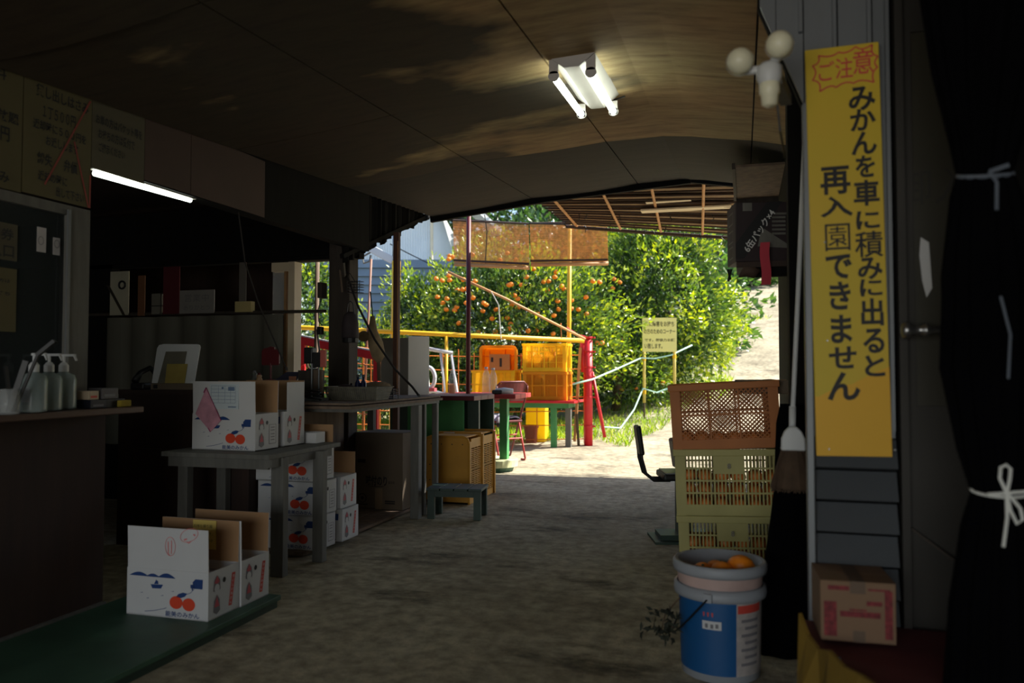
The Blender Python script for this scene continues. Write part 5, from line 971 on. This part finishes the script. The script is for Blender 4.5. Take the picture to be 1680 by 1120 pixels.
t = thing('hanging_shelf', 'dark board shelf under the drink carton', 'shelf', (.1, 4.15, 1.52)); o_ = (.1, 4.15, 1.52); MB(o_).b6(-.03, .262, 4.02, 4.34, 1.545, 1.572).build('board', M_dwood, t); MB(o_).b6(.04, .262, 4.05, 4.08, 1.50, 1.545).build('bracket', M_bwood, t)
t = thing('pink_ribbon', 'pinkish red ribbon strip hanging below the drink carton', 'ribbon', (.105, 3.99, 1.66)); MB().add(*(lambda zs: ([(x+.004*math.sin(z*30), -.002*math.sin(z*20)+y, z) for z in zs for x in (-.022, .022) for y in (0, .002)], [(4*i, 4*i+2, 4*i+6, 4*i+4) for i in range(len(zs)-1)]+[(4*i+1, 4*i+5, 4*i+7, 4*i+3) for i in range(len(zs)-1)]+[(4*i, 4*i+4, 4*i+5, 4*i+1) for i in range(len(zs)-1)]+[(4*i+2, 4*i+3, 4*i+7, 4*i+6) for i in range(len(zs)-1)]))(lin(0, -.205, 10))).build('ribbon', mat('pink_red_ribbon', (206, 52, 74), .6, .08, 5, trans=.3), t)
t = thing('dried_leaf', 'dark curled dried seed pod hanging under the shelf', 'ornament', (.03, 4.03, 1.50)); MB().tube([(-.05, 0, .0), (-.02, 0, .025), (.02, 0, .02), (.05, 0, .03)], [.004, .026, .03, .008], 10).build('pod', M_dslat, t, smooth=True); MB().tube([(-.1, 0, .04), (-.09, 0, -.01), (-.1, 0, -.02), (-.085, 0, .04)], .007, 6).build('curl', M_blk, t); MB().tube([(0, 0, .03), (0, 0, .05)], .003, 5).build('string', M_blk, t)
# broom
t = thing('broom', 'long handled broom with white head and brown bristles hanging on the black post', 'broom', (.165, 2.93, .62))
MB().tube([(.045, -.03, 1.21), (.02, -.02, .72), (-.004, 0, .26), (-.006, 0, .2)], .0085, 10).build('handle', M_wplastic, t, smooth=True)
MB().tube([(-.003, 0, .30), (-.006, 0, .19)], .012, 10).build('ferrule', M_wplastic, t, smooth=True)
MB().poly([(-.045, .15), (.035, .15), (.034, .19), (.024, .215), (.008, .232), (-.018, .232), (-.034, .215), (-.044, .19)], (0, -.018, 0), (1, 0, 0), (0, 0, 1), -.036).build('head', M_wplastic, t, bevel=.006)
MB().b6(-.046, .036, -.020, .020, .15, .158).build('head_rib', M_graywood, t)
mb = MB()
for k in range(260):
    f_ = random.random(); y = random.uniform(-1, 1); x0 = -.042+.075*f_; x1 = -.078+.135*f_+random.gauss(0, .003); mb.bar((x0, y*.014, .152), (x1, y*.03, random.uniform(.0, .02)), .0022, .0022)
mb.build('bristles', mat('brown_bristle', (84, 66, 50), .9, .3, 20), t, kind='stuff')
MB().lathe([(.030, .155), (.052, .09), (.066, .02)], n=14).build('bristle_core', MATS['brown_bristle'], t); t.children[-1].scale = (1, .5, 1)
t = thing('dark_cloth', 'black cloth draped down behind the bucket below the broom', 'cloth', (.155, 3.13, 0)); N = 40; mb = MB(); V = []
for z, rx, ry, dx in ((.0, .105, .06, -.02), (.12, .10, .058, -.015), (.35, .085, .05, -.0), (.6, .065, .04, .01), (.85, .055, .035, .015), (.92, .04, .02, .015)): V += [(dx+rx*(1+.10*math.sin(k*5*2*PI/N+z*3))*math.cos(2*PI*k/N), ry*(1+.12*math.sin(k*7*2*PI/N))*math.sin(2*PI*k/N), z) for k in range(N)]
mb.add(V, [(i*N+k, i*N+(k+1) % N, (i+1)*N+(k+1) % N, (i+1)*N+k) for i in range(5) for k in range(N)]+[tuple(5*N+k for k in range(N))]); mb.build('cloth_body', M_cloth, t, smooth=True)
# sign
SG = Matrix.Translation((.2775, YW-.055, 1.38)) @ Matrix.Rotation(math.radians(-.85), 4, 'Y')
t = thing('caution_sign', 'tall yellow handwritten caution signboard with Japanese brush writing on the facing wall', 'sign', SG.translation); t.rotation_euler = (0, math.radians(-.85), 0)
w_, h_ = .0955, .568
MB().b6(-w_, w_, 0, .012, -h_, h_).build('board', M_sign, t, bevel=.002)
MB().poly([(-w_, -h_+.0), (w_, -h_+.0), (w_, -.325), (.06, -.34), (.0, -.372), (-.03, -.376), (-w_+.01, -.405), (-w_, -.405)], (0, -.0008, 0), (1, 0, 0), (0, 0, 1)).build('darker_patch', M_signlow, t, label='deeper orange yellow patch where paint was renewed')
def sp(px, py): return ((px-1381-(py-413)*.024)/118*2*w_, (413-py)/666*2*h_)
mb = MB(); c1_ = [('み', 170, 46, 40), ('か', 205, 44, 36), ('ん', 243, 44, 38), ('を', 281, 34, 36), ('車', 324, 44, 42), ('に', 368, 40, 30), ('積', 407, 48, 42), ('み', 446, 42, 36), ('に', 477, 38, 28), ('出', 516, 38, 44), ('る', 562, 36, 40), ('と', 602, 34, 34)]
for ch, py, ww, hh in c1_: a, b_ = sp(1405+(py-170)*.04, py); mb.fit(ch, ww/118*2*w_*.92, hh/666*2*h_, (a, -.0014, b_), bold=.012 if ch == '積' else .028)
c2_ = [('再', 300, 48, 46), ('入', 343, 52, 34), ('園', 393, 40, 44), ('で', 441, 42, 40), ('き', 488, 34, 46), ('ま', 542, 34, 46), ('せ', 588, 44, 36), ('ん', 634, 52, 46)]
for ch, py, ww, hh in c2_: a, b_ = sp(1362+(py-300)*.035, py); mb.fit(ch, ww/118*2*w_, hh/666*2*h_, (a, -.0014, b_), bold=.0 if ch == '園' else .028)
mb.build('brush_lettering', M_black, t)
mb = MB()
for ch, px_, py, ww, hh in (('ご', 1349, 119, 26, 32), ('注', 1377, 117, 28, 34), ('意', 1407, 110, 32, 40)): a, b_ = sp(px_, py); mb.fit(ch, ww/118*2*w_, hh/666*2*h_, (a, -.0014, b_), bold=.008)
cor = [(1336, 92), (1368, 90), (1396, 84), (1422, 84), (1431, 104), (1430, 122), (1424, 146), (1392, 144), (1364, 148), (1338, 152), (1326, 132), (1326, 108), (1336, 92)]
for (a, b_), (c, d) in zip(cor, cor[1:]):
    m_ = ((a+c)/2, (b_+d)/2); ctr = (1381, 117); m_ = (m_[0]+(ctr[0]-m_[0])*.10, m_[1]+(ctr[1]-m_[1])*.16); P_ = [sp(a+(c-a)*u_*1.0+(m_[0]-(a+c)/2)*4*u_*(1-u_), b_+(d-b_)*u_+(m_[1]-(b_+d)/2)*4*u_*(1-u_)) for u_ in lin(0, 1, 6)]; mb.strip(P_, .0042, (0, -.0014, 0), (1, 0, 0), (0, 0, 1))
mb.build('red_lettering', M_redp, t)
for px_, py in ((1345, 400), (1348, 560), (1350, 735), (1452, 735)): a, b_ = sp(px_, py); MB().lathe([(.003, 0), (.002, .002)], (0, 0, 0), 8, True, Matrix.Translation((a, -.0005, b_)) @ Matrix.Rotation(PI/2, 4, 'X')).build('nail', M_brass, t)
# twin ball outdoor lamp
q0 = Vector((.068, 2.12, 1.815)); t = thing('twin_ball_lamp', 'white sensor lamp with two round heads beside the wall corner', 'lamp', q0)
M_frost = mat('frosted_lamp_cover', (240, 236, 206), .35, .08, 10)
for x, z, y in ((-.070, .035, 0), (.028, .064, -.01)):
    MB().lathe([(.034*math.sin(a), -.034*math.cos(a)) for a in lin(.02, PI-.02, 12)], (x, y, z), 20).build('ball_head', M_frost, t, smooth=True)
    MB().lathe([(.036, -.004), (.036, .006)], (0, 0, 0), 20, False, Matrix.Translation((x, y+.008, z)) @ Matrix.Rotation(PI/2, 4, 'X')).tube([(x, y+.02, z-.02), (.0, .03, .018)], .011, 8).build('head_collar', M_wplastic, t)
MB().lathe([(.026, -.02), (.032, -.005), (.032, .022), (.02, .034), (0, .036)], (.003, .02, -.005), 16, False).build('sensor_cap', M_wplastic, t, smooth=True)
MB().lathe([(.012, -.085), (.020, -.08), (.022, -.055), (.026, -.05), (.026, -.01)], (.003, .02, 0), 16).build('sensor_body', M_frost, t, smooth=True)
MB().bar((.02, .03, -.01), (.055, .24, .0), .03, .03).build('mount_arm', M_graywood, t); MB().tube([(.02, .03, -.05), (.03, .06, -.14), (.045, .14, -.19)], .003, 5).build('cable', M_blk, t)
# red ledge with yellow front, carton on it
t = thing('red_ledge', 'red topped ledge with crumpled yellow side at the lower right', 'ledge', (.4, 1.8, 0)); o_ = (.4, 1.8, 0)
E_ = [(.128, 2.165, .428), (.145, 2.135, .385), (.165, 2.08, .37), (.185, 2.02, .388), (.21, 1.97, .372), (.24, 1.915, .376), (.29, 1.83, .366), (.36, 1.72, .37), (.45, 1.56, .362), (.55, 1.38, .362)]
tp_ = [(x+.012, y+.01, .358) for x, y, z in E_]+[(.75, 1.2, .358), (.75, 2.35, .358), (.15, 2.35, .358)]; kk = len(tp_)
MB(o_).add(tp_+[(x, y, .335) for x, y, z in tp_], [tuple(range(kk)), tuple(range(2*kk-1, kk-1, -1))]+[(i, i+kk, (i+1) % kk+kk, (i+1) % kk) for i in range(kk)]).build('red_top', mat('dark_red_sheet', (92, 34, 38), .8, .3, 5), t)
MB(o_).add([(.20, 2.34, 0), (.20, 2.1, 0), (.5, 1.6, 0), (.74, 1.3, 0), (.74, 2.34, 0), (.20, 2.34, .335), (.20, 2.1, .335), (.5, 1.6, .335), (.74, 1.3, .335), (.74, 2.34, .335)], [(0, 1, 6, 5), (1, 2, 7, 6), (2, 3, 8, 7), (3, 4, 9, 8), (4, 0, 5, 9), (5, 6, 7, 8, 9), (4, 3, 2, 1, 0)]).build('base_block', M_bwood, t)
V = []
for i, (x, y, z) in enumerate(E_):
    wv_ = .012*math.sin(i*2.3)
    for zz, d_ in ((0, -.03), (.14, -.018+wv_), (.26, -.006-wv_), (z, 0)): V += [(x+d_, y+d_*.8, zz), (x+d_+.008, y+d_*.8+.006, zz)]
mb = MB(o_); n_ = len(E_); ff = []
for i in range(n_-1):
    for j in range(3): a = i*8+2*j; b_ = a+8; ff += [(a, a+2, b_+2, b_), (a+1, b_+1, b_+3, a+3)]
    a = i*8+6; ff += [(a, a+1, a+9, a+8)]
ff += [(2*j, 2*j+1, 2*j+3, 2*j+2) for j in range(3)]
mb.add(V, ff); mb.build('yellow_sheet', mat('yellow_vinyl_sheet', (124, 98, 34), .65, .2, 6), t)
MB(o_).box((.205, 2.03, .365), (.014, .014, .012)).build('blue_tag', M_blue, t)
M_card3 = mat('dull_brown_cardboard', (134, 106, 82), .85, .1, 3); M_card4 = mat('dull_tape', (104, 84, 66), .6, .1, 3)
t = thing('red_printed_carton', 'small closed brown carton with dark red print on the red ledge', 'box', (.268, 2.165, .368), .04)
MB().b6(-.088, .088, 0, .18, 0, .148).build('box_body', M_card3, t, bevel=.002); MB().b6(-.088, .088, .0, .089, .148, .1495).b6(-.088, .088, .091, .18, .148, .1495).build('top_flap', M_card3, t)
MB().b6(-.018, .018, -.0008, .18, .1495, .1502).b6(-.018, .018, -.0008, 0, .12, .1495).build('packing_tape', M_card4, t); MB().b6(-.012, .016, -.0008, 0, 0, .028).build('packing_tape', M_card4, t)
mb = MB(); o2, r2_, u2 = (0, -.0012, 0), (1, 0, 0), (0, 0, 1)
for x0, x1, z0, z1 in ((-.080, -.05, .012, .098), (.062, .080, .012, .13), (-.042, .052, .062, .076), (-.07, -.02, .127, .138), (.024, .075, .129, .134), (.02, .056, .092, .103), (-.02, .02, .078, .082)): mb.poly([(x0, z0), (x1, z0), (x1, z1), (x0, z1)], o2, r2_, u2)
mb.build('dark_red_print', mat('carton_red_print', (128, 44, 48), .7, .5, 70), t)
# tied black curtain at the right edge
t = thing('black_curtain', 'black pleated curtain bundled and tied with white string at the right edge', 'curtain', (.5, 1.9, 0)); N = 96; mb = MB(); V = []
prof = [(2.35, .20, .56), (1.95, .16, .545), (1.84, .130, .53), (1.70, .100, .515), (1.55, .065, .505), (1.47, .048, .500), (1.42, .062, .503), (1.25, .085, .508), (1.05, .092, .51), (.88, .070, .515), (.79, .050, .516), (.72, .066, .512), (.55, .085, .505), (.3, .095, .50), (.04, .10, .50)]
for z, r, cx_ in prof: V += [((cx_-.5)+r*(1+.13*math.sin(14*2*PI*k/N+1.3*math.sin(z*3))+.05*math.sin(5*2*PI*k/N+z*4))*math.cos(2*PI*k/N), r*.55*(1+.13*math.sin(14*2*PI*k/N+1.3*math.sin(z*3)))*math.sin(2*PI*k/N), z) for k in range(N)]
mb.add(V, [(i*N+k, (i+1)*N+k, (i+1)*N+(k+1) % N, i*N+(k+1) % N) for i in range(len(prof)-1) for k in range(N)]); mb.build('curtain_fabric', M_cloth, t, smooth=True)
ring = lambda z, r, cx_: [((cx_-.5)+r*math.cos(a), r*.58*math.sin(a), z+.01*math.sin(a)) for a in lin(0, 2*PI, 24)]
MB().tube(ring(.795, .056, .516), .003, 6, False).build('string_tie', M_twine, t)
c = Vector((.016, -.036, .795)); bw = lambda pts: [c+Vector((a, -.006, b_)) for a, b_ in pts]
MB().tube(bw([(0, 0), (-.012, .03), (-.010, .052), (0, .058), (.008, .05), (.006, .028), (0, 0)]), .0035, 6).tube(bw([(0, 0), (.006, -.035), (.018, -.062), (.028, -.052), (.024, -.03), (.008, -.008), (0, 0)]), .0035, 6).tube(bw([(0, 0), (.0, -.05), (-.008, -.11)]), .0035, 6).tube(bw([(-.035, -.004), (0, 0), (.06, .008)]), .0035, 6).build('string_bow', M_twine, t, label='white string bow')
MB().tube(ring(1.465, .052, .5), .006, 6, False).tube([(.0, -.03, 1.465), (.02, -.036, 1.44), (.012, -.045, 1.38)], .004, 6).tube([(0, -.03, 1.465), (.03, -.036, 1.475)], .006, 6).build('upper_tie', M_sheetb, t) if 'M_sheetb' in globals() else MB().tube(ring(1.465, .052, .5), .005, 6, False).tube([(.0, -.03, 1.465), (.012, -.036, 1.44), (.008, -.045, 1.38)], .004, 6).tube([(0, -.03, 1.465), (.035, -.036, 1.475)], .005, 6).build('upper_tie', mat('blue_grey_tape', (96, 104, 116), .6), t)
MB().tube([(.01, -.052, 1.2), (.025, -.056, 1.12), (.02, -.054, 1.03)], .003, 6).build('loose_thread', MATS['blue_grey_tape'], t)
# ================================================================ orchard sign, ropes
q0 = Vector((*at(1082, 690, 12.6).xy, .0)); q0.z = gz(q0.x, q0.y); t = thing('orchard_sign', 'pale yellow handwritten notice on two yellow stakes before the fruit trees', 'sign', q0)
a, b_ = at(1054, 577, 12.6), at(1110, 577, 12.6); tp = at(1054, 521, 12.6).z; wd = (b_-a).length
MB(q0).bar((a+b_)/2, (a+b_)/2+Vector((0, 0, tp-a.z)), wd, .03, up=(-R.y, R.x, 0)).build('board', M_orsign, t)
mb = MB(q0); nrm = Vector((R.y, -R.x, 0))
for s_, f_, wf, of in (('体に障害をお持ち', .82, .86, 0), ('の方のためのコーナー', .60, .92, 0), ('です。御協力お願', .38, .88, 0), ('い致します。', .17, .52, -.18)): mb.fit(s_, wd*wf, .085, (a+b_)/2+R*(wd*of)+Vector((0, 0, (tp-a.z)*f_))+nrm*.018, R, (0, 0, 1), .02)
mb.build('lettering', mat('faded_olive_ink', (112, 108, 60), .7), t)
for p, bot in ((a+R*.03, 683), (b_-R*.03, 690)):
    base = Vector((p.x, p.y, 0))-nrm*.03; base.z = gz(base.x, base.y)-.02
    MB(q0).tube([base+Vector((0, 0, .28)), Vector((base.x, base.y, tp-.05))], .025, 8).build('stake', mat('pale_yellow_pipe', (222, 200, 110), .5), t, smooth=True); MB(q0).tube([base, base+Vector((0, 0, .28))], .014, 8).build('iron_rod', M_bark, t)
    for z in (.42, .95): MB(q0).tube([base+Vector((0, 0, z)), base+Vector((0, 0, z+.06))], .03, 8).build('tape_band', M_yel, t)
t = thing('pale_rope', 'pale green plastic rope strung from the red post past the notice stakes', 'rope', at(975, 620, 10)); q0 = at(975, 620, 10)
MB(q0).tube([at(940, 630, 9.8), at(972, 622, 10), at(1010, 606, 11.2), at(1052, 587, 12.5), at(1075, 588, 12.6), at(1102, 582, 12.6), at(1135, 566, 13)], .012, 6).build('upper_strand', M_rope, t, smooth=True)
MB(q0).tube([at(985, 700, 11), at(1018, 702, 11.6), at(1040, 672, 12.2), at(1055, 637, 12.5), at(1078, 644, 12.6), at(1104, 634, 12.6)], .013, 6).build('lower_strand', M_rope, t, smooth=True)
# ================================================================ trees
def crown(name, P0, rx, ry, rz2, N, L, W, m, parent, o, bias=0, lump=.22, yellow=0, hollow=.55, fl=.0, up=.25):
    d = rng.normal(size=(N, 3)); d /= np.linalg.norm(d, axis=1, keepdims=True)
    ln = np.array([noise.noise(Vector(q)*2.1+Vector((P0[0], 0, 0))) for q in d[::1]]); l2 = np.array([noise.noise(Vector(q)*5.5+Vector((0, P0[1], 0))) for q in d])
    rad = (hollow+(1-hollow)*rng.random(N)**.6)*(1+lump*ln*1.6+lump*l2*.8)
    P = np.array(P0)+d*rad[:, None]*np.array([rx, ry, rz2]); keep = P[:, 2] > fl; P = P[keep]; d = d[keep]; rr = rad[keep]; l2 = l2[keep]
    A = d*.8+rng.normal(0, .55, P.shape)+np.array([0, 0, up])
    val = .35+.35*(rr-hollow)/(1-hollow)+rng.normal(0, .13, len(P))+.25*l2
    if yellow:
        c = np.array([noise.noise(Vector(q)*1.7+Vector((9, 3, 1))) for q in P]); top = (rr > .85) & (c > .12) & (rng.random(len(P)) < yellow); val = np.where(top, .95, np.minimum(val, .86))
    else: val = np.minimum(val, .84)
    return scatter_leaves(name, P, A, rng.uniform(L*.7, L*1.2, len(P)), W, m, parent, np.clip(val, 0, 1), o=o)
def tree(lab, x, y, zc_, rx, ry, rz2, N, L, W, m, yellow=0, fruits=(), nm='fruit_tree', lump=.22, tr=.09, hollow=.55):
    g0 = gz(x, y); o = (x, y, g0); t = thing(nm, lab, 'tree', o)
    MB().tube([(0, 0, -.05), (.04, .02, .5), (-.03, 0, zc_-g0)], [tr, tr*.8, tr*.4], 10).build('trunk', M_bark, t, smooth=True)
    for k in range(5): a = k*1.3; MB().tube([(.0, 0, .45+.1*k), (.3*rx*math.cos(a), .3*ry*math.sin(a), .9+.15*k), (.75*rx*math.cos(a), .7*ry*math.sin(a), zc_-g0+.25*rz2*math.sin(k))], [tr*.5, tr*.35, .012], 7).build('branch', M_bark, t, smooth=True)
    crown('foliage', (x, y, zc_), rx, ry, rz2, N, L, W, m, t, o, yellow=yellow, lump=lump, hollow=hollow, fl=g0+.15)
    for p in fruits: f_ = mandarin(Vector(p)-Vector(o), None, None, _mk2, 1.08, t, 'orange')
    return t
fr = []
F1 = [(462, 508), (502, 520), (550, 518), (545, 488), (600, 582), (635, 580), (660, 575), (640, 514), (718, 524), (705, 634), (470, 628), (505, 668), (532, 640), (528, 710), (597, 695), (583, 715), (660, 668), (790, 680), (768, 720), (775, 668), (855, 710), (830, 770), (850, 855), (930, 765), (952, 805), (945, 835), (975, 618), (998, 640), (955, 545), (940, 550), (1022, 550), (1055, 497), (1100, 445), (985, 385), (960, 680), (1000, 700), (1065, 850), (1120, 850), (1125, 735), (1165, 528), (1200, 525), (1195, 590), (1240, 498), (1250, 465), (1285, 558), (1300, 575), (1350, 705), (1265, 710), (1235, 750), (1395, 710), (1445, 630), (1450, 740), (1350, 650), (1230, 870), (1490, 525), (1535, 530), (1520, 930), (1550, 930), (880, 385), (930, 340), (700, 350), (1030, 335), (545, 380), (570, 365), (550, 360), (1260, 655), (740, 860), (700, 885), (610, 800)]
for a, b_ in F1: # positions over the crown's front, from the photographed clusters
    px_, py = 600+a/4, 330+b_/4; fr.append(at(px_, py, 11.74+.32*random.random()+.0013*abs(px_-850)))
c0 = at(838, 545, 12.9)
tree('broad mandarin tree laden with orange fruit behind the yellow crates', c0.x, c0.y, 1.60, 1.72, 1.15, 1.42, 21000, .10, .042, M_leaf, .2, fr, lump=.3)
c0 = at(1078, 500, 14.6)
fr2 = [at(1000+a/5.6, 330+b_/5.6, 13.3) for a, b_ in ((40, 715), (95, 745), (30, 800))]+[at(px_, py, 13.2) for px_, py in ((1012, 620), (1043, 636), (1020, 640), (1088, 628), (1110, 645), (1018, 556), (985, 580))]
tree('tall bright green citrus tree behind the yellow notice, at right of the fruiting one', c0.x, c0.y, 2.25, 1.30, 1.2, 1.72, 20000, .115, .046, M_leaf, .4, fr2, lump=.3)
tree('lower citrus tree between the red post and the notice stakes', *at(1010, 600, 13.6).xy, 1.0, .95, .8, 1.0, 8000, .09, .036, M_leaf, .2, nm='citrus_tree')
c0 = at(690, 540, 13.6); tree('pale green shrub left of the fruiting tree, in front of the shed', c0.x, c0.y, 1.45, .75, .7, 1.25, 9000, .09, .036, M_leaf, .2, nm='shrub', lump=.35)
c0 = at(605, 560, 12.5); tree('low green shrub behind the thick yellow post', c0.x, c0.y, .9, .7, .5, .95, 5000, .085, .032, M_leaf, .3, nm='shrub', lump=.4)
c0 = at(492, 480, 13.5); tree('dark green bush beside the cream door frame, left of the shed', c0.x, c0.y, 1.6, .65, .6, 1.9, 8000, .10, .04, M_leaf, .2, nm='shrub', lump=.3)
bgt = [(640, 300, 30, 4.2, 3.0, 'background tree far left behind the white building'), (900, 330, 22, 3.4, 2.6, 'background tree rising above the reed blinds'), (1010, 320, 26, 3.2, 3.4, 'leafy background tree right of the blinds'), (1100, 350, 24, 2.2, 2.4, 'dark background tree behind the white pole'), (1200, 330, 36, 4.0, 3.4, 'dark tree at the top of the slope left of the hanging carton'), (1290, 300, 40, 5, 4, 'dark tree at the top of the slope behind the drink carton'), (1080, 300, 38, 6, 5, 'distant wooded rise behind the tall citrus tree'), (800, 300, 34, 6, 4.5, 'distant trees behind the left reed blind'), (980, 480, 19, 3.4, 1.9, 'dark hedge tree filling the gap behind the fruit trees'), (1160, 400, 30, 2.6, 2.2, 'shaded thicket behind the forked trunk'), (520, 330, 34, 7, 4.5, 'distant trees far left beyond the shed')]
for i, (px_, py, D_, r_, rz2, lab) in enumerate(bgt):
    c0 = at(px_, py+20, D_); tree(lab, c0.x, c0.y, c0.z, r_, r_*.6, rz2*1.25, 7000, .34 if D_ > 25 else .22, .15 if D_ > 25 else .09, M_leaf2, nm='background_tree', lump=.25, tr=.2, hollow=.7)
# forked trunk on the slope and white pole
q0 = at(1160, 452, 24); q0.z = gz(q0.x, q0.y); t = thing('forked_trunk', 'mossy forked tree trunk standing at the left edge of the dirt slope', 'tree', q0)
MB().tube([(0, 0, -.2), (0, 0, .5), (.05, 0, 1.2), (-.1, 0, 2.2), (-.5, 0, 3.2)], [.42, .34, .28, .2, .14], 12).build('trunk', M_bark, t, smooth=True); MB().tube([(.1, 0, .6), (.28, 0, 1.3), (.55, 0, 2.3), (.9, 0, 3.0)], [.24, .17, .13, .1], 10).build('branch', mat('mossy_bark', (150, 150, 70), .9, .3, 6), t, smooth=True)
q0 = at(1112, 470, 20); q0.z = gz(q0.x, q0.y); t = thing('white_pole', 'white pole standing among the trees above the tall citrus tree', 'pole', q0); MB().tube([(0, 0, 0), (.0, 0, 4.2)], .09, 10).build('shaft', M_wplastic, t, smooth=True); MB().b6(-.12, .12, -.02, .02, 3.0, 3.3).build('crosspiece', M_wplastic, t)
# shed and white building
def sh(u_, z, dy=0): return S0+R*u_+Vector((0, 0, z))+Vector((-R.y, R.x, 0))*dy
S0 = at(505, 600, 16.2); S0.z = .1
t = thing('shed', 'blue grey boarded shed wall behind the thick yellow post', 'building', S0)
MB(S0).add([sh(0, 0, .05), sh(3.3, 0, .05), sh(3.3, 3.2, .05), sh(0, 3.2, .05), sh(0, 0, 2), sh(3.3, 0, 2), sh(3.3, 3.2, 2), sh(0, 3.2, 2)], [(0, 1, 2, 3), (3, 2, 6, 7), (0, 3, 7, 4), (1, 5, 6, 2), (4, 7, 6, 5)]).build('wall', M_blueg, t)
for k in range(18): z = .05+.175*k; MB(S0).add([sh(0, z, -.02), sh(3.3, z, -.02), sh(3.3, z+.165, .02), sh(0, z+.165, .02), sh(0, z, .05), sh(3.3, z, .05)], [(0, 1, 2, 3), (0, 4, 5, 1), (0, 3, 4), (1, 5, 2)]).build('siding_board', M_blueg, t)
S1 = at(560, 600, 18.5); S1.z = .2; sv = S0; S0 = S1; t = thing('white_building', 'white corrugated gabled building behind the blue grey shed', 'building', S1)
def ws(x): return (x-560)/1300*18.5
e0, e1 = ws(708), ws(745)
mb = MB(S0); N = 90; V = []
for i in range(N+1): u_ = -.6+(e0+.6)*i/N; V += [sh(u_, 2.6, .03*(i % 2)), sh(u_, 6.4, .03*(i % 2))]
mb.add(V, [(2*i, 2*i+2, 2*i+3, 2*i+1) for i in range(N)]); mb.build('corrugated_wall', M_wwall, t)
MB(S0).add([sh(e0, 0, .02), sh(e1+.55, 0, 1.6), sh(e1+.55, 3.4, 1.6), sh(e1+.1, 3.85, .9), sh(e0, 4.95, .02)], [(0, 1, 2, 3, 4)]).add([sh(e0, 0, .06), sh(e1+.55, 0, 1.64), sh(e1+.55, 3.4, 1.64), sh(e1+.1, 3.85, .94), sh(e0, 4.95, .06)], [(4, 3, 2, 1, 0)]).build('sunlit_wall', M_wwall, t)
MB(S0).bar(sh(e0-.15, 5.05, -.2), sh(e1+.75, 3.75, .9), .28, .12).build('dark_eave', M_bwood, t); MB(S0).bar(sh(e0+.05, 5.35, -.3), sh(e1+1.05, 4.15, .8), .34, .10).build('white_fascia', M_wwall, t); MB(S0).bar(sh(e0, 2.0, -.05), sh(e0, 5.0, -.05), .05, .05).build('corner_trim', M_cream, t)
MB(S0).add([sh(-.6, 0, .1), sh(e0, 0, .1), sh(e0, 6, .1), sh(-.6, 6, .1), sh(-.6, 0, 3), sh(e0, 0, 3), sh(e0, 6, 3), sh(-.6, 6, 3)], [(0, 3, 7, 4), (1, 5, 6, 2), (3, 2, 6, 7), (4, 7, 6, 5)]).build('side_walls', M_wwall, t)
t = thing('power_cable', 'thin dark cable sagging across the white building', 'wire', at(660, 400, 16)); MB(at(660, 400, 16)).tube([at(640, 400, 16), at(675, 418, 16), at(708, 434, 15.5), at(730, 440, 15)], .012, 5).build('cable', M_blk, t)
bpy.context.view_layer.update()
